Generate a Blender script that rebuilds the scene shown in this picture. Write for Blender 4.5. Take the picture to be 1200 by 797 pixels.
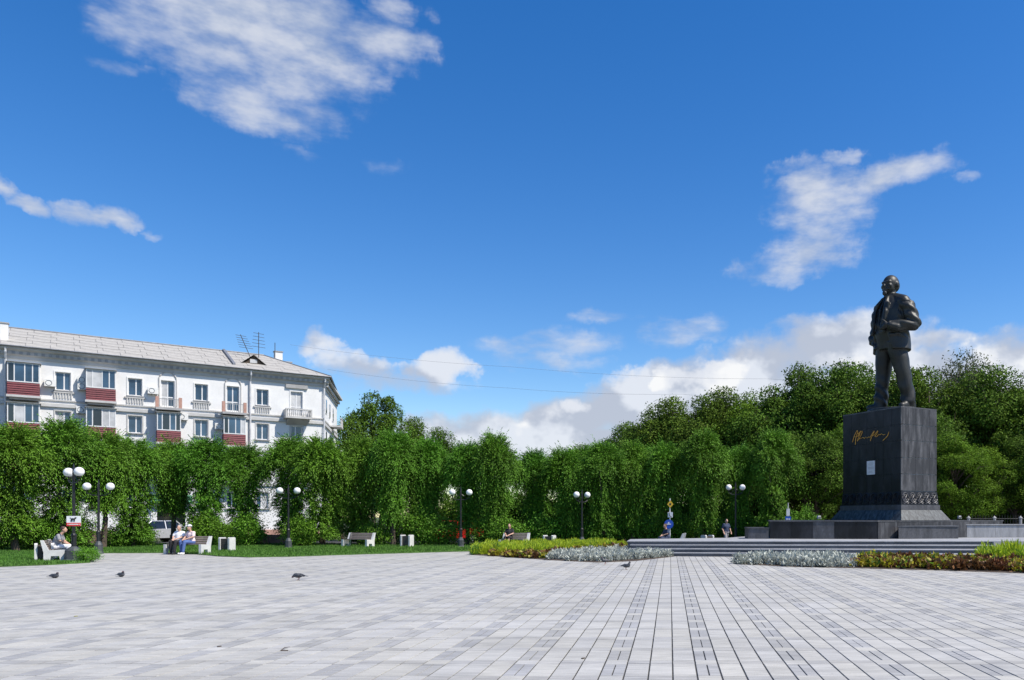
import bpy, bmesh, math, random
import numpy as np
from mathutils import Vector, Matrix

R = math.radians
random.seed(7)
SC = bpy.context.scene
for o in list(bpy.data.objects):
    bpy.data.objects.remove(o)
COL = SC.collection

# ------------------------------------------------------------------ camera
F, PX, PY, H = 950.0, 785.0, 606.0, 1.7       # focal length and principal point in photo pixels, eye height
cam = bpy.data.cameras.new('camera')
cam.sensor_width = 36.0
cam.lens = F / 1200 * 36
cam.shift_x = -(PX - 600) / 1200
cam.shift_y = (PY - 398.5) / 1200
cam.clip_end = 6000
cam.clip_start = 0.1
camo = bpy.data.objects.new('camera', cam)
camo.location = (0, 0, H)
camo.rotation_euler = (R(90), 0, 0)
COL.objects.link(camo)
SC.camera = camo

def G(x, y, z=0.0):
    Y = (H - z) * F / (y - PY)
    return Vector(((x - PX) / F * Y, Y, z))
def P(x, y, Y):
    return Vector(((x - PX) / F * Y, Y, H + (PY - y) * Y / F))
def XZ(x, Y, z=0.0):
    return Vector(((x - PX) / F * Y, Y, z))

# ------------------------------------------------------------------ light
SUN_EL = R(54)
SH = Vector((1.0, -0.33, 0)).normalized()
SUND = Vector((SH.x * math.cos(SUN_EL), SH.y * math.cos(SUN_EL), math.sin(SUN_EL)))
sun = bpy.data.lights.new('sun', 'SUN')
sun.energy = 5.0
sun.angle = R(0.53)
sun.color = (1.0, 0.935, 0.84)
suno = bpy.data.objects.new('sun', sun)
suno.rotation_euler = (-SUND).to_track_quat('-Z', 'Y').to_euler()
suno.location = (30, -30, 60)
COL.objects.link(suno)

world = bpy.data.worlds.new('World')
SC.world = world
world.use_nodes = True
SC.view_settings.view_transform = 'Standard'
SC.view_settings.look = 'None'
SC.view_settings.exposure = 0.42
SC.view_settings.gamma = 1.0

def build_world():
    nt = world.node_tree
    N, L = nt.nodes, nt.links
    N.clear()
    def node(t, **k):
        n = N.new(t)
        for a, b in k.items():
            setattr(n, a, b)
        return n
    def m(op, a, b=None, c=None, clamp=False):
        n = node('ShaderNodeMath', operation=op, use_clamp=clamp)
        for i, v in enumerate((a, b, c)):
            if v is None:
                continue
            if isinstance(v, (int, float)):
                n.inputs[i].default_value = v
            else:
                L.new(v, n.inputs[i])
        return n.outputs[0]
    def smooth(v, lo, hi):
        n = node('ShaderNodeMapRange', interpolation_type='SMOOTHSTEP')
        L.new(v, n.inputs['Value'])
        n.inputs['From Min'].default_value = lo
        n.inputs['From Max'].default_value = hi
        return n.outputs['Result']
    tc = node('ShaderNodeTexCoord')
    sep = node('ShaderNodeSeparateXYZ')
    L.new(tc.outputs['Generated'], sep.inputs[0])
    az = m('ARCTAN2', sep.outputs['X'], sep.outputs['Y'])
    el = m('ARCSINE', sep.outputs['Z'])
    sky = node('ShaderNodeTexSky', sky_type='NISHITA', sun_disc=False)
    sky.sun_elevation = SUN_EL
    sky.sun_rotation = math.atan2(SH.x, SH.y)
    sky.air_density = 1.0
    sky.dust_density = 0.3
    sky.ozone_density = 1.5
    sky.altitude = 200
    tint = node('ShaderNodeHueSaturation')        # the deep, saturated blue of the photograph
    L.new(sky.outputs[0], tint.inputs['Color'])
    tint.inputs['Hue'].default_value = .509
    tint.inputs['Saturation'].default_value = 1.42
    tint.inputs['Value'].default_value = 1.12
    bg = node('ShaderNodeBackground')
    L.new(tint.outputs[0], bg.inputs['Color'])
    bg.inputs['Strength'].default_value = SKY_STR
    aec = node('ShaderNodeCombineXYZ'); L.new(az, aec.inputs[0]); L.new(el, aec.inputs[1]); ae = aec.outputs[0]
    def noise(scale, sx, sz, detail=9, rough=0.58, dist=0.0, off=(0, 0)):
        cv = node('ShaderNodeMapping')
        L.new(ae, cv.inputs['Vector'])
        cv.inputs['Scale'].default_value = (sx, sz, 1)
        cv.inputs['Location'].default_value = (off[0], off[1], 0)
        n = node('ShaderNodeTexNoise', noise_dimensions='2D')
        L.new(cv.outputs[0], n.inputs['Vector'])
        n.inputs['Scale'].default_value = scale
        n.inputs['Detail'].default_value = detail
        n.inputs['Roughness'].default_value = rough
        n.inputs['Distortion'].default_value = dist
        return n.outputs['Fac']
    wz = node('ShaderNodeTexNoise', noise_dimensions='2D')
    L.new(ae, wz.inputs['Vector']); wz.inputs['Scale'].default_value = 13; wz.inputs['Detail'].default_value = 5; wz.inputs['Roughness'].default_value = .6
    wo = node('ShaderNodeVectorMath', operation='MULTIPLY_ADD')
    L.new(wz.outputs['Color'], wo.inputs[0]); wo.inputs[1].default_value = (.11, .045, 0); wo.inputs[2].default_value = (-.055, -.0225, 0)
    wa = node('ShaderNodeVectorMath', operation='ADD'); L.new(ae, wa.inputs[0]); L.new(wo.outputs[0], wa.inputs[1]); aew = wa.outputs[0]
    def azel(x, y):
        d = Vector((x - PX, F, PY - y)).normalized()
        return math.atan2(d.x, d.y), math.asin(d.z)
    def field(blobs):
        acc = 0.0
        for (x, y, rx, ry, rot, amp) in blobs:
            a0, e0 = azel(x, y)
            a1, _ = azel(x + 1, y)
            _, e1 = azel(x, y - 1)
            mp = node('ShaderNodeMapping', vector_type='TEXTURE')
            L.new(aew, mp.inputs['Vector'])
            mp.inputs['Location'].default_value = (a0, e0, 0)
            mp.inputs['Rotation'].default_value = (0, 0, R(rot))
            mp.inputs['Scale'].default_value = (rx * (a1 - a0), ry * (e1 - e0), 1)
            dt = node('ShaderNodeVectorMath', operation='DOT_PRODUCT')
            L.new(mp.outputs[0], dt.inputs[0]); L.new(mp.outputs[0], dt.inputs[1])
            acc = m('MAXIMUM', m('MULTIPLY_ADD', dt.outputs['Value'], -amp, amp), acc)
        return acc
    wisp = [(300, 20, 200, 85, -4, 1.0), (345, 70, 135, 70, -8, 1.0), (250, 60, 130, 60, -14, .8), (440, 50, 75, 45, 6, .8), (300, 118, 130, 42, -14, .72),
            (365, 130, 62, 34, -10, .6), (170, 30, 105, 55, 0, .62), (465, 14, 40, 22, 10, .6), (140, 78, 60, 14, 0, .45),
            (6, 213, 30, 18, -12, .9), (50, 238, 48, 19, -8, .95), (112, 254, 40, 20, -2, .95), (165, 270, 26, 8, 0, .4),
            (965, 235, 88, 52, 2, 1.0), (1030, 205, 100, 27, 8, .95), (975, 262, 70, 48, 20, .9), (1085, 196, 48, 18, 5, .55),
            (938, 301, 92, 36, 10, 1.0), (905, 315, 50, 20, 5, .7), (930, 196, 44, 13, 4, .45), (985, 181, 32, 12, 0, .5), (1130, 206, 30, 9, 0, .4),
            (650, 405, 95, 20, 2, .55), (640, 425, 80, 16, 0, .6), (600, 428, 50, 12, 0, .45), (720, 375, 70, 12, 3, .42), (805, 382, 60, 24, 5, .62),
            (455, 193, 36, 14, 0, .22), (360, 184, 40, 10, 0, .24),
            (1120, 396, 120, 16, 3, .95), (960, 375, 80, 14, 3, .8)]
    puff = [(388, 408, 40, 20, -10, .62), (425, 432, 62, 24, -8, .60), (515, 436, 52, 30, 6, .75), (470, 452, 110, 18, 0, .55),
            (900, 432, 150, 56, 10, 1.0), (985, 408, 140, 44, 3, 1.1), (770, 468, 140, 52, 14, 1.1), (670, 494, 140, 44, 8, 1.15), (570, 506, 130, 32, 4, 1.0),
            (490, 508, 100, 22, 2, .75), (1050, 450, 220, 50, 0, 1.0), (1190, 440, 130, 66, 14, 1.2), (1330, 430, 160, 90, 0, 1.2), (760, 525, 420, 34, 0, 1.2),
            (-160, 520, 260, 60, 0, .9)]
    white = [(830, 436, 62, 26, 4, 1.25), (800, 445, 40, 20, 0, 1.0), (672, 474, 46, 18, -4, 1.0), (625, 484, 70, 26, 10, 1.0), (590, 505, 40, 22, 0, .7), (960, 422, 62, 20, 0, 1.0), (1180, 420, 90, 46, 10, .9)]
    n1 = noise(4.6, 1.0, 3.0, detail=5, rough=.62)
    n2 = noise(16.0, 1.0, 2.6, detail=4, off=(3, 1))
    n3 = noise(9.0, 1.0, 1.35, detail=5, rough=.55, off=(7, 2))
    n3b = noise(9.0, 1.0, 1.35, detail=4, rough=.55, off=(7.035, 2.06))
    nn = m('ADD', m('MULTIPLY', n1, 0.52), m('MULTIPLY', n2, 0.48))
    # more of the same clouds in the rest of the sky
    away = smooth(m('ABSOLUTE', m('ADD', az, 0.17)), .62, .85)
    gen = m('MULTIPLY', smooth(noise(1.6, 1.0, 1.5, detail=2, off=(11, 5)), .52, .72), m('MULTIPLY', away, .95))
    fw = m('MAXIMUM', field(wisp), gen)
    dw = smooth(m('MULTIPLY_ADD', fw, 1.0, m('MULTIPLY', m('SUBTRACT', nn, 0.5), 2.5)), .0, 1.35)
    dw = m('MULTIPLY', dw, smooth(fw, 0.0, .35))
    fp = field(puff)
    dp = smooth(m('MULTIPLY_ADD', fp, 1.0, m('MULTIPLY', m('SUBTRACT', n3, 0.5), 1.4)), .06, .78)
    dp = m('MULTIPLY', dp, smooth(fp, 0.0, .25))
    fh = field(white)
    dh = smooth(m('MULTIPLY_ADD', fh, 1.0, m('MULTIPLY', m('SUBTRACT', n3, 0.5), 2.6)), .30, .85)
    dh = m('MULTIPLY', dh, smooth(fh, 0.0, .4))
    lit = smooth(m('SUBTRACT', n3, n3b), -.10, .12)
    def mixc(fac, a, b):
        n = node('ShaderNodeMix', data_type='RGBA')
        if isinstance(fac, (int, float)):
            n.inputs['Factor'].default_value = fac
        else:
            L.new(fac, n.inputs['Factor'])
        for key, v in (('A', a), ('B', b)):
            if isinstance(v, tuple):
                n.inputs[key].default_value = (*v, 1)
            else:
                L.new(v, n.inputs[key])
        return n.outputs['Result']
    cw = mixc(smooth(m('ADD', nn, m('MULTIPLY', lit, .2)), .42, .78), (.58, .66, .82), (.82, .86, .95))
    cp = mixc(lit, (.52, .57, .68), (.80, .84, .92))
    ch = mixc(lit, (.80, .83, .90), (1.0, 1.0, 1.0))
    cp2 = mixc(dh, cp, ch)
    dp2 = m('MAXIMUM', dp, dh)
    bw = node('ShaderNodeBackground'); L.new(cw, bw.inputs['Color']); bw.inputs['Strength'].default_value = .64
    bp = node('ShaderNodeBackground'); L.new(cp2, bp.inputs['Color']); bp.inputs['Strength'].default_value = .73
    mx1 = node('ShaderNodeMixShader'); L.new(m('MULTIPLY', dw, .90), mx1.inputs[0]); L.new(bg.outputs[0], mx1.inputs[1]); L.new(bw.outputs[0], mx1.inputs[2])
    mx2 = node('ShaderNodeMixShader'); L.new(m('MULTIPLY', dp2, .96), mx2.inputs[0]); L.new(mx1.outputs[0], mx2.inputs[1]); L.new(bp.outputs[0], mx2.inputs[2])
    out = node('ShaderNodeOutputWorld')
    L.new(mx2.outputs[0], out.inputs['Surface'])
SKY_STR = 0.112
build_world()
world.cycles.sampling_method = 'MANUAL'
world.cycles.sample_map_resolution = 256

# ------------------------------------------------------------------ materials
MATS = {}
def mat(name, col, rough=.7, var=.15, scale=6.0, bump=0.0, bscale=None, metal=0.0, stretch=(1, 1, 1), col2=None, island=0.0, trans=0.0, spec=.5,
        coord='Object', sheen=None, thr=(.35, .65), fine=0.0):
    mt = bpy.data.materials.new(name)
    mt.use_nodes = True
    nt = mt.node_tree
    N, L = nt.nodes, nt.links
    b = N['Principled BSDF']
    b.inputs['Roughness'].default_value = rough
    b.inputs['Metallic'].default_value = metal
    b.inputs['Specular IOR Level'].default_value = spec
    tc = N.new('ShaderNodeTexCoord')
    mp = N.new('ShaderNodeMapping')
    mp.inputs['Scale'].default_value = stretch
    if coord == 'World':
        ge = N.new('ShaderNodeNewGeometry')
        L.new(ge.outputs['Position'], mp.inputs['Vector'])
    else:
        L.new(tc.outputs['Object'], mp.inputs['Vector'])
    nz = N.new('ShaderNodeTexNoise')
    nz.inputs['Scale'].default_value = scale
    nz.inputs['Detail'].default_value = 6
    nz.inputs['Roughness'].default_value = .6
    L.new(mp.outputs[0], nz.inputs['Vector'])
    rp = N.new('ShaderNodeMapRange')
    rp.inputs['From Min'].default_value = thr[0]
    rp.inputs['From Max'].default_value = thr[1]
    L.new(nz.outputs['Fac'], rp.inputs['Value'])
    mx = N.new('ShaderNodeMix'); mx.data_type = 'RGBA'
    L.new(rp.outputs[0], mx.inputs['Factor'])
    a = [max(0, c * (1 - var)) for c in col]
    c2 = col2 if col2 else [min(1, c * (1 + var)) for c in col]
    mx.inputs['A'].default_value = (*a, 1)
    mx.inputs['B'].default_value = (*c2, 1)
    res = mx.outputs['Result']
    if fine:
        n2 = N.new('ShaderNodeTexNoise'); n2.inputs['Scale'].default_value = scale * 9; n2.inputs['Detail'].default_value = 3
        L.new(mp.outputs[0], n2.inputs['Vector'])
        r2 = N.new('ShaderNodeMapRange'); r2.inputs['From Min'].default_value = .3; r2.inputs['From Max'].default_value = .7
        r2.inputs['To Min'].default_value = 1 - fine; r2.inputs['To Max'].default_value = 1 + fine
        L.new(n2.outputs['Fac'], r2.inputs['Value'])
        h0 = N.new('ShaderNodeHueSaturation'); L.new(res, h0.inputs['Color']); L.new(r2.outputs[0], h0.inputs['Value'])
        res = h0.outputs['Color']
    if island:
        ge2 = N.new('ShaderNodeNewGeometry')
        mr = N.new('ShaderNodeMapRange')
        mr.inputs['To Min'].default_value = 1 - island
        mr.inputs['To Max'].default_value = 1 + island
        L.new(ge2.outputs['Random Per Island'], mr.inputs['Value'])
        hs = N.new('ShaderNodeHueSaturation')
        L.new(res, hs.inputs['Color'])
        L.new(mr.outputs[0], hs.inputs['Value'])
        m3 = N.new('ShaderNodeMapRange')
        m3.inputs['To Min'].default_value = .49
        m3.inputs['To Max'].default_value = .51
        oi = N.new('ShaderNodeObjectInfo')
        L.new(oi.outputs['Random'], m3.inputs['Value'])
        L.new(m3.outputs[0], hs.inputs['Hue'])
        res = hs.outputs['Color']
    L.new(res, b.inputs['Base Color'])
    if bump:
        bz = N.new('ShaderNodeTexNoise')
        bz.inputs['Scale'].default_value = bscale or scale * 4
        bz.inputs['Detail'].default_value = 5
        L.new(mp.outputs[0], bz.inputs['Vector'])
        bp = N.new('ShaderNodeBump')
        bp.inputs['Strength'].default_value = bump
        bp.inputs['Distance'].default_value = .02
        L.new(bz.outputs['Fac'], bp.inputs['Height'])
        L.new(bp.outputs[0], b.inputs['Normal'])
    if trans:
        tr = N.new('ShaderNodeBsdfTranslucent')
        L.new(res, tr.inputs['Color'])
        ms = N.new('ShaderNodeMixShader')
        ms.inputs[0].default_value = trans
        out = N['Material Output']
        L.new(b.outputs[0], ms.inputs[1]); L.new(tr.outputs[0], ms.inputs[2])
        L.new(ms.outputs[0], out.inputs['Surface'])
    MATS[name] = mt
    return mt

def slab_mat(name, col, spread, streak):
    """stone paving slab: each slab its own tone, with streaks and stains"""
    mt = bpy.data.materials.new(name); mt.use_nodes = True
    N, L = mt.node_tree.nodes, mt.node_tree.links
    b = N['Principled BSDF']
    b.inputs['Roughness'].default_value = .62
    b.inputs['Specular IOR Level'].default_value = .35
    ge = N.new('ShaderNodeNewGeometry')
    mp = N.new('ShaderNodeMapping')
    mp.inputs['Location'].default_value = (0.756 + .0 + 105, -8.66 + 94, 0)
    L.new(ge.outputs['Position'], mp.inputs['Vector'])
    sn = N.new('ShaderNodeVectorMath'); sn.operation = 'DIVIDE'
    sn.inputs[1].default_value = (.2625, .94, 1.0)
    L.new(mp.outputs[0], sn.inputs[0])
    fl = N.new('ShaderNodeVectorMath'); fl.operation = 'FLOOR'
    L.new(sn.outputs[0], fl.inputs[0])
    wn = N.new('ShaderNodeTexWhiteNoise'); wn.noise_dimensions = '2D'
    L.new(fl.outputs[0], wn.inputs['Vector'])
    # streaks along X
    m2 = N.new('ShaderNodeMapping'); m2.inputs['Scale'].default_value = (1.3, 9, 1)
    L.new(ge.outputs['Position'], m2.inputs['Vector'])
    ad = N.new('ShaderNodeVectorMath'); ad.operation = 'ADD'
    sc = N.new('ShaderNodeVectorMath'); sc.operation = 'SCALE'; sc.inputs['Scale'].default_value = 6
    L.new(wn.outputs['Color'], sc.inputs[0])
    L.new(m2.outputs[0], ad.inputs[0]); L.new(sc.outputs[0], ad.inputs[1])
    nz = N.new('ShaderNodeTexNoise'); nz.inputs['Scale'].default_value = 2.2; nz.inputs['Detail'].default_value = 8; nz.inputs['Roughness'].default_value = .65
    L.new(ad.outputs[0], nz.inputs['Vector'])
    # broad stains across the square
    st = N.new('ShaderNodeTexNoise'); st.inputs['Scale'].default_value = .35; st.inputs['Detail'].default_value = 5
    m3 = N.new('ShaderNodeMapping'); m3.inputs['Scale'].default_value = (.6, 1.5, 1)
    L.new(ge.outputs['Position'], m3.inputs['Vector']); L.new(m3.outputs[0], st.inputs['Vector'])
    # speckle
    sp = N.new('ShaderNodeTexNoise'); sp.inputs['Scale'].default_value = 60; sp.inputs['Detail'].default_value = 3
    L.new(ge.outputs['Position'], sp.inputs['Vector'])
    def mr(v, a, c, lo=0.0, hi=1.0):
        n = N.new('ShaderNodeMapRange'); n.inputs['From Min'].default_value = lo; n.inputs['From Max'].default_value = hi
        n.inputs['To Min'].default_value = a; n.inputs['To Max'].default_value = c
        L.new(v, n.inputs['Value']); return n.outputs[0]
    def mul(a, c):
        n = N.new('ShaderNodeMath'); n.operation = 'MULTIPLY'; L.new(a, n.inputs[0]); L.new(c, n.inputs[1]); return n.outputs[0]
    v = mul(mr(wn.outputs['Value'], 1 - spread, 1 + spread), mr(nz.outputs['Fac'], 1 - streak, 1 + streak * .7, .3, .62))
    v = mul(v, mr(st.outputs['Fac'], .88, 1.06, .3, .7))
    v = mul(v, mr(sp.outputs['Fac'], .92, 1.08, .3, .7))
    # worn grey patches and small dark spots
    pt = N.new('ShaderNodeTexNoise'); pt.inputs['Scale'].default_value = 1.7; pt.inputs['Detail'].default_value = 7; pt.inputs['Roughness'].default_value = .7
    m4 = N.new('ShaderNodeMapping'); m4.inputs['Scale'].default_value = (.45, 1.6, 1)
    L.new(ge.outputs['Position'], m4.inputs['Vector']); L.new(m4.outputs[0], pt.inputs['Vector'])
    v = mul(v, mr(pt.outputs['Fac'], .84, 1.03, .33, .55))
    vo = N.new('ShaderNodeTexVoronoi'); vo.inputs['Scale'].default_value = 3.1
    L.new(ge.outputs['Position'], vo.inputs['Vector'])
    v = mul(v, mr(vo.outputs['Distance'], .62, 1.0, .015, .045))
    hs = N.new('ShaderNodeHueSaturation'); hs.inputs['Color'].default_value = (*col, 1)
    L.new(v, hs.inputs['Value'])
    # every slab leans a little warm or cool
    mx = N.new('ShaderNodeMix'); mx.data_type = 'RGBA'; mx.blend_type = 'MULTIPLY'; mx.inputs['Factor'].default_value = 1
    mw = N.new('ShaderNodeMix'); mw.data_type = 'RGBA'
    mw.inputs['A'].default_value = (.985, .99, 1.015, 1); mw.inputs['B'].default_value = (1.01, 1.0, .975, 1)
    se = N.new('ShaderNodeSeparateColor'); L.new(wn.outputs['Color'], se.inputs[0]); L.new(se.outputs[1], mw.inputs['Factor'])
    L.new(hs.outputs[0], mx.inputs['A']); L.new(mw.outputs['Result'], mx.inputs['B'])
    L.new(mx.outputs['Result'], b.inputs['Base Color'])
    bp = N.new('ShaderNodeBump'); bp.inputs['Strength'].default_value = .25; bp.inputs['Distance'].default_value = .004
    L.new(sp.outputs['Fac'], bp.inputs['Height']); L.new(bp.outputs[0], b.inputs['Normal'])
    MATS[name] = mt
    return mt

slab_mat('slab_light', (.396, .388, .360), .045, .15)
slab_mat('slab_band', (.345, .338, .318), .07, .20)
slab_mat('slab_dark', (.312, .310, .302), .07, .20)
mat('joint', (.03, .03, .03), .95, .3, 4)
mat('ground', (0.0525, 0.0595, 0.0280), .95, .4, .3, coord='World')
mat('asphalt', (0.0480, 0.0480, 0.0496), .9, .25, 3, coord='World')
mat('lawn_soil', (0.0525, 0.1125, 0.0165), .95, .35, 1.2, coord='World')
mat('grass', (0.0820, 0.1927, 0.0205), .7, .25, .8, island=.35, trans=.3, coord='World')
mat('soil', (.05, .035, .025), .95, .3, 5)
mat('wall_white', (.70, .70, .695), .85, .05, .7, bump=.15, bscale=12, fine=.03)
mat('trim_white', (.47, .465, .455), .85, .10, 1.5, bump=.1, bscale=10)
mat('trim_grey', (0.3200, 0.3200, 0.3200), .85, .12, 1.5)
mat('roof_slate', (.33, .318, .295), .9, .14, 1.2, bump=.2, bscale=30, fine=.08)
mat('dark_metal', (.05, .05, .055), .5, .2, 5)
mat('gutter', (.16, .17, .19), .5, .2, 3)
mat('pipe_grey', (.55, .56, .58), .5, .15, 3)
mat('red_siding', (.13, .017, .024), .55, .2, 4)
mat('red_siding_b', (.15, .020, .028), .55, .2, 4)
mat('frame_white', (.66, .66, .66), .4, .03, 5)
mat('glass', (.03, .06, .10), .04, .6, .35, spec=.9)
mat('glass_dark', (.015, .018, .02), .06, .5, .5, spec=.8)
mat('curtain', (.45, .46, .47), .7, .2, 1.2)
mat('pink_stone', (0.4160, 0.2400, 0.1920), .85, .15, 3)
mat('ac_white', (.70, .70, .68), .5, .08, 5)
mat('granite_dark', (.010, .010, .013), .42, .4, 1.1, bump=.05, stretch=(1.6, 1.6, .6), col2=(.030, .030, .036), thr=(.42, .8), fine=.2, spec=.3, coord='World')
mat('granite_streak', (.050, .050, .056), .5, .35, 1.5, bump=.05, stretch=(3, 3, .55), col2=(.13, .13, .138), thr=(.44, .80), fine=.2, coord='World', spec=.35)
mat('granite_mid', (0.0600, 0.0600, 0.0664), .5, .35, 2.0, bump=.05, stretch=(1.5, 1.5, .5), fine=.25, coord='World')
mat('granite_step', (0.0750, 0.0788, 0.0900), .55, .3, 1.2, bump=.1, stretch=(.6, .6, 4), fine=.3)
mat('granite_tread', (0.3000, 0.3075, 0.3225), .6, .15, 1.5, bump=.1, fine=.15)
mat('granite_pale', (0.2808, 0.2808, 0.2847), .6, .22, 1.2, bump=.06, stretch=(3, 3, .4), fine=.12, coord='World')
mat('flare_stone', (.030, .036, .040), .5, .4, 2, stretch=(4, 4, .5), col2=(.095, .112, .115), thr=(.4, .72), coord='World')
mat('lime_joint', (.32, .33, .35), .9, .3, 3)
mat('bronze', (0.0187, 0.0204, 0.0195), .50, .35, 2.2, bump=.12, bscale=7, metal=.25, col2=(0.0425, 0.0450, 0.0425), thr=(.4, .75), spec=.5)
mat('gold', (.72, .38, .08), .35, .15, 8, metal=.4)
mat('plaque', (.62, .62, .63), .5, .05, 8)
mat('plaque_text', (.42, .42, .43), .6, .1, 20)
mat('lamp_iron', (0.0108, 0.0114, 0.0126), .45, .3, 6)
mat('lamp_base', (0.0490, 0.0560, 0.0595), .6, .3, 4, bump=.1)
mat('globe', (0.7740, 0.7740, 0.7740), .25, .02, 5, spec=.5)
mat('concrete_white', (0.5610, 0.5610, 0.5525), .8, .08, 4, bump=.08, fine=.06)
mat('bench_slat', (0.1700, 0.1445, 0.1318), .7, .3, 3, stretch=(1, 8, 8))
mat('bin_dark', (0.0680, 0.0560, 0.0480), .7, .25, 4)
mat('bark', (0.0750, 0.0562, 0.0413), .95, .4, 5, bump=.7, bscale=12, stretch=(1, 1, .35))
mat('elm_leaf', (.094, .216, .018), .6, .22, .5, island=.5, trans=.13, coord='World', spec=.18)
mat('broad_leaf', (.078, .140, .016), .75, .25, .35, island=.5, trans=.22, coord='World', spec=.12)
mat('loose_leaf', (0.0943, 0.1148, 0.0492), .75, .25, .35, island=.5, trans=.22, coord='World', spec=.12)
mat('bright_leaf', (.105, .190, .016), .7, .25, .35, island=.5, trans=.3, coord='World', spec=.12)
mat('silver_leaf', (0.4000, 0.4240, 0.3760), .8, .12, 8, island=.25, trans=.15)
mat('lime_leaf', (0.3772, 0.4756, 0.0246), .6, .15, 8, island=.35, trans=.35)
mat('green_leaf', (0.1120, 0.2400, 0.0240), .6, .15, 8, island=.35, trans=.35)
mat('brown_leaf', (0.1520, 0.0680, 0.0240), .6, .2, 8, island=.45, trans=.2)
mat('yellow_leaf', (0.3200, 0.2880, 0.0240), .6, .2, 8, island=.35, trans=.3)
mat('skin', (.52, .31, .22), .6, .06, 10)
mat('cloth_white', (.72, .72, .74), .85, .06, 10)
mat('cloth_grey', (0.2640, 0.2640, 0.2800), .85, .1, 10)
mat('cloth_black', (.015, .015, .018), .85, .2, 10)
mat('cloth_denim', (.07, .12, .30), .85, .15, 20)
mat('cloth_navy', (.03, .045, .09), .85, .15, 20)
mat('cloth_pink', (.70, .55, .55), .85, .06, 10)
mat('hair_brown', (.06, .03, .018), .6, .2, 20)
mat('hair_grey', (.30, .29, .28), .6, .2, 20)
mat('hair_black', (.015, .013, .013), .6, .2, 20)
mat('shoe_white', (.75, .74, .72), .6, .05, 10)
mat('pigeon_body', (.035, .038, .048), .55, .5, 20, col2=(.085, .09, .105))
mat('pigeon_dark', (.014, .015, .02), .5, .3, 20)
mat('pigeon_leg', (.35, .10, .08), .6, .1, 20)
mat('sign_white', (.80, .80, .80), .4, .02, 5)
mat('sign_red', (.62, .03, .035), .4, .05, 5)
mat('sign_black', (.015, .015, .015), .5, .05, 5)
mat('sign_blue', (.02, .10, .52), .4, .05, 5)
mat('sign_yellow', (.80, .48, .03), .4, .05, 5)
mat('car_red', (.60, .02, .02), .25, .05, 5)
mat('car_silver', (.55, .57, .60), .3, .05, 5, metal=.4)
mat('car_dark', (.03, .032, .036), .3, .05, 5)
mat('tyre', (.02, .02, .02), .8, .2, 10)
mat('rim', (.5, .5, .52), .35, .05, 5, metal=.6)
mat('awning_green', (.05, .22, .12), .6, .1, 5)
mat('fence_iron', (.02, .022, .02), .5, .2, 6)

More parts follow.
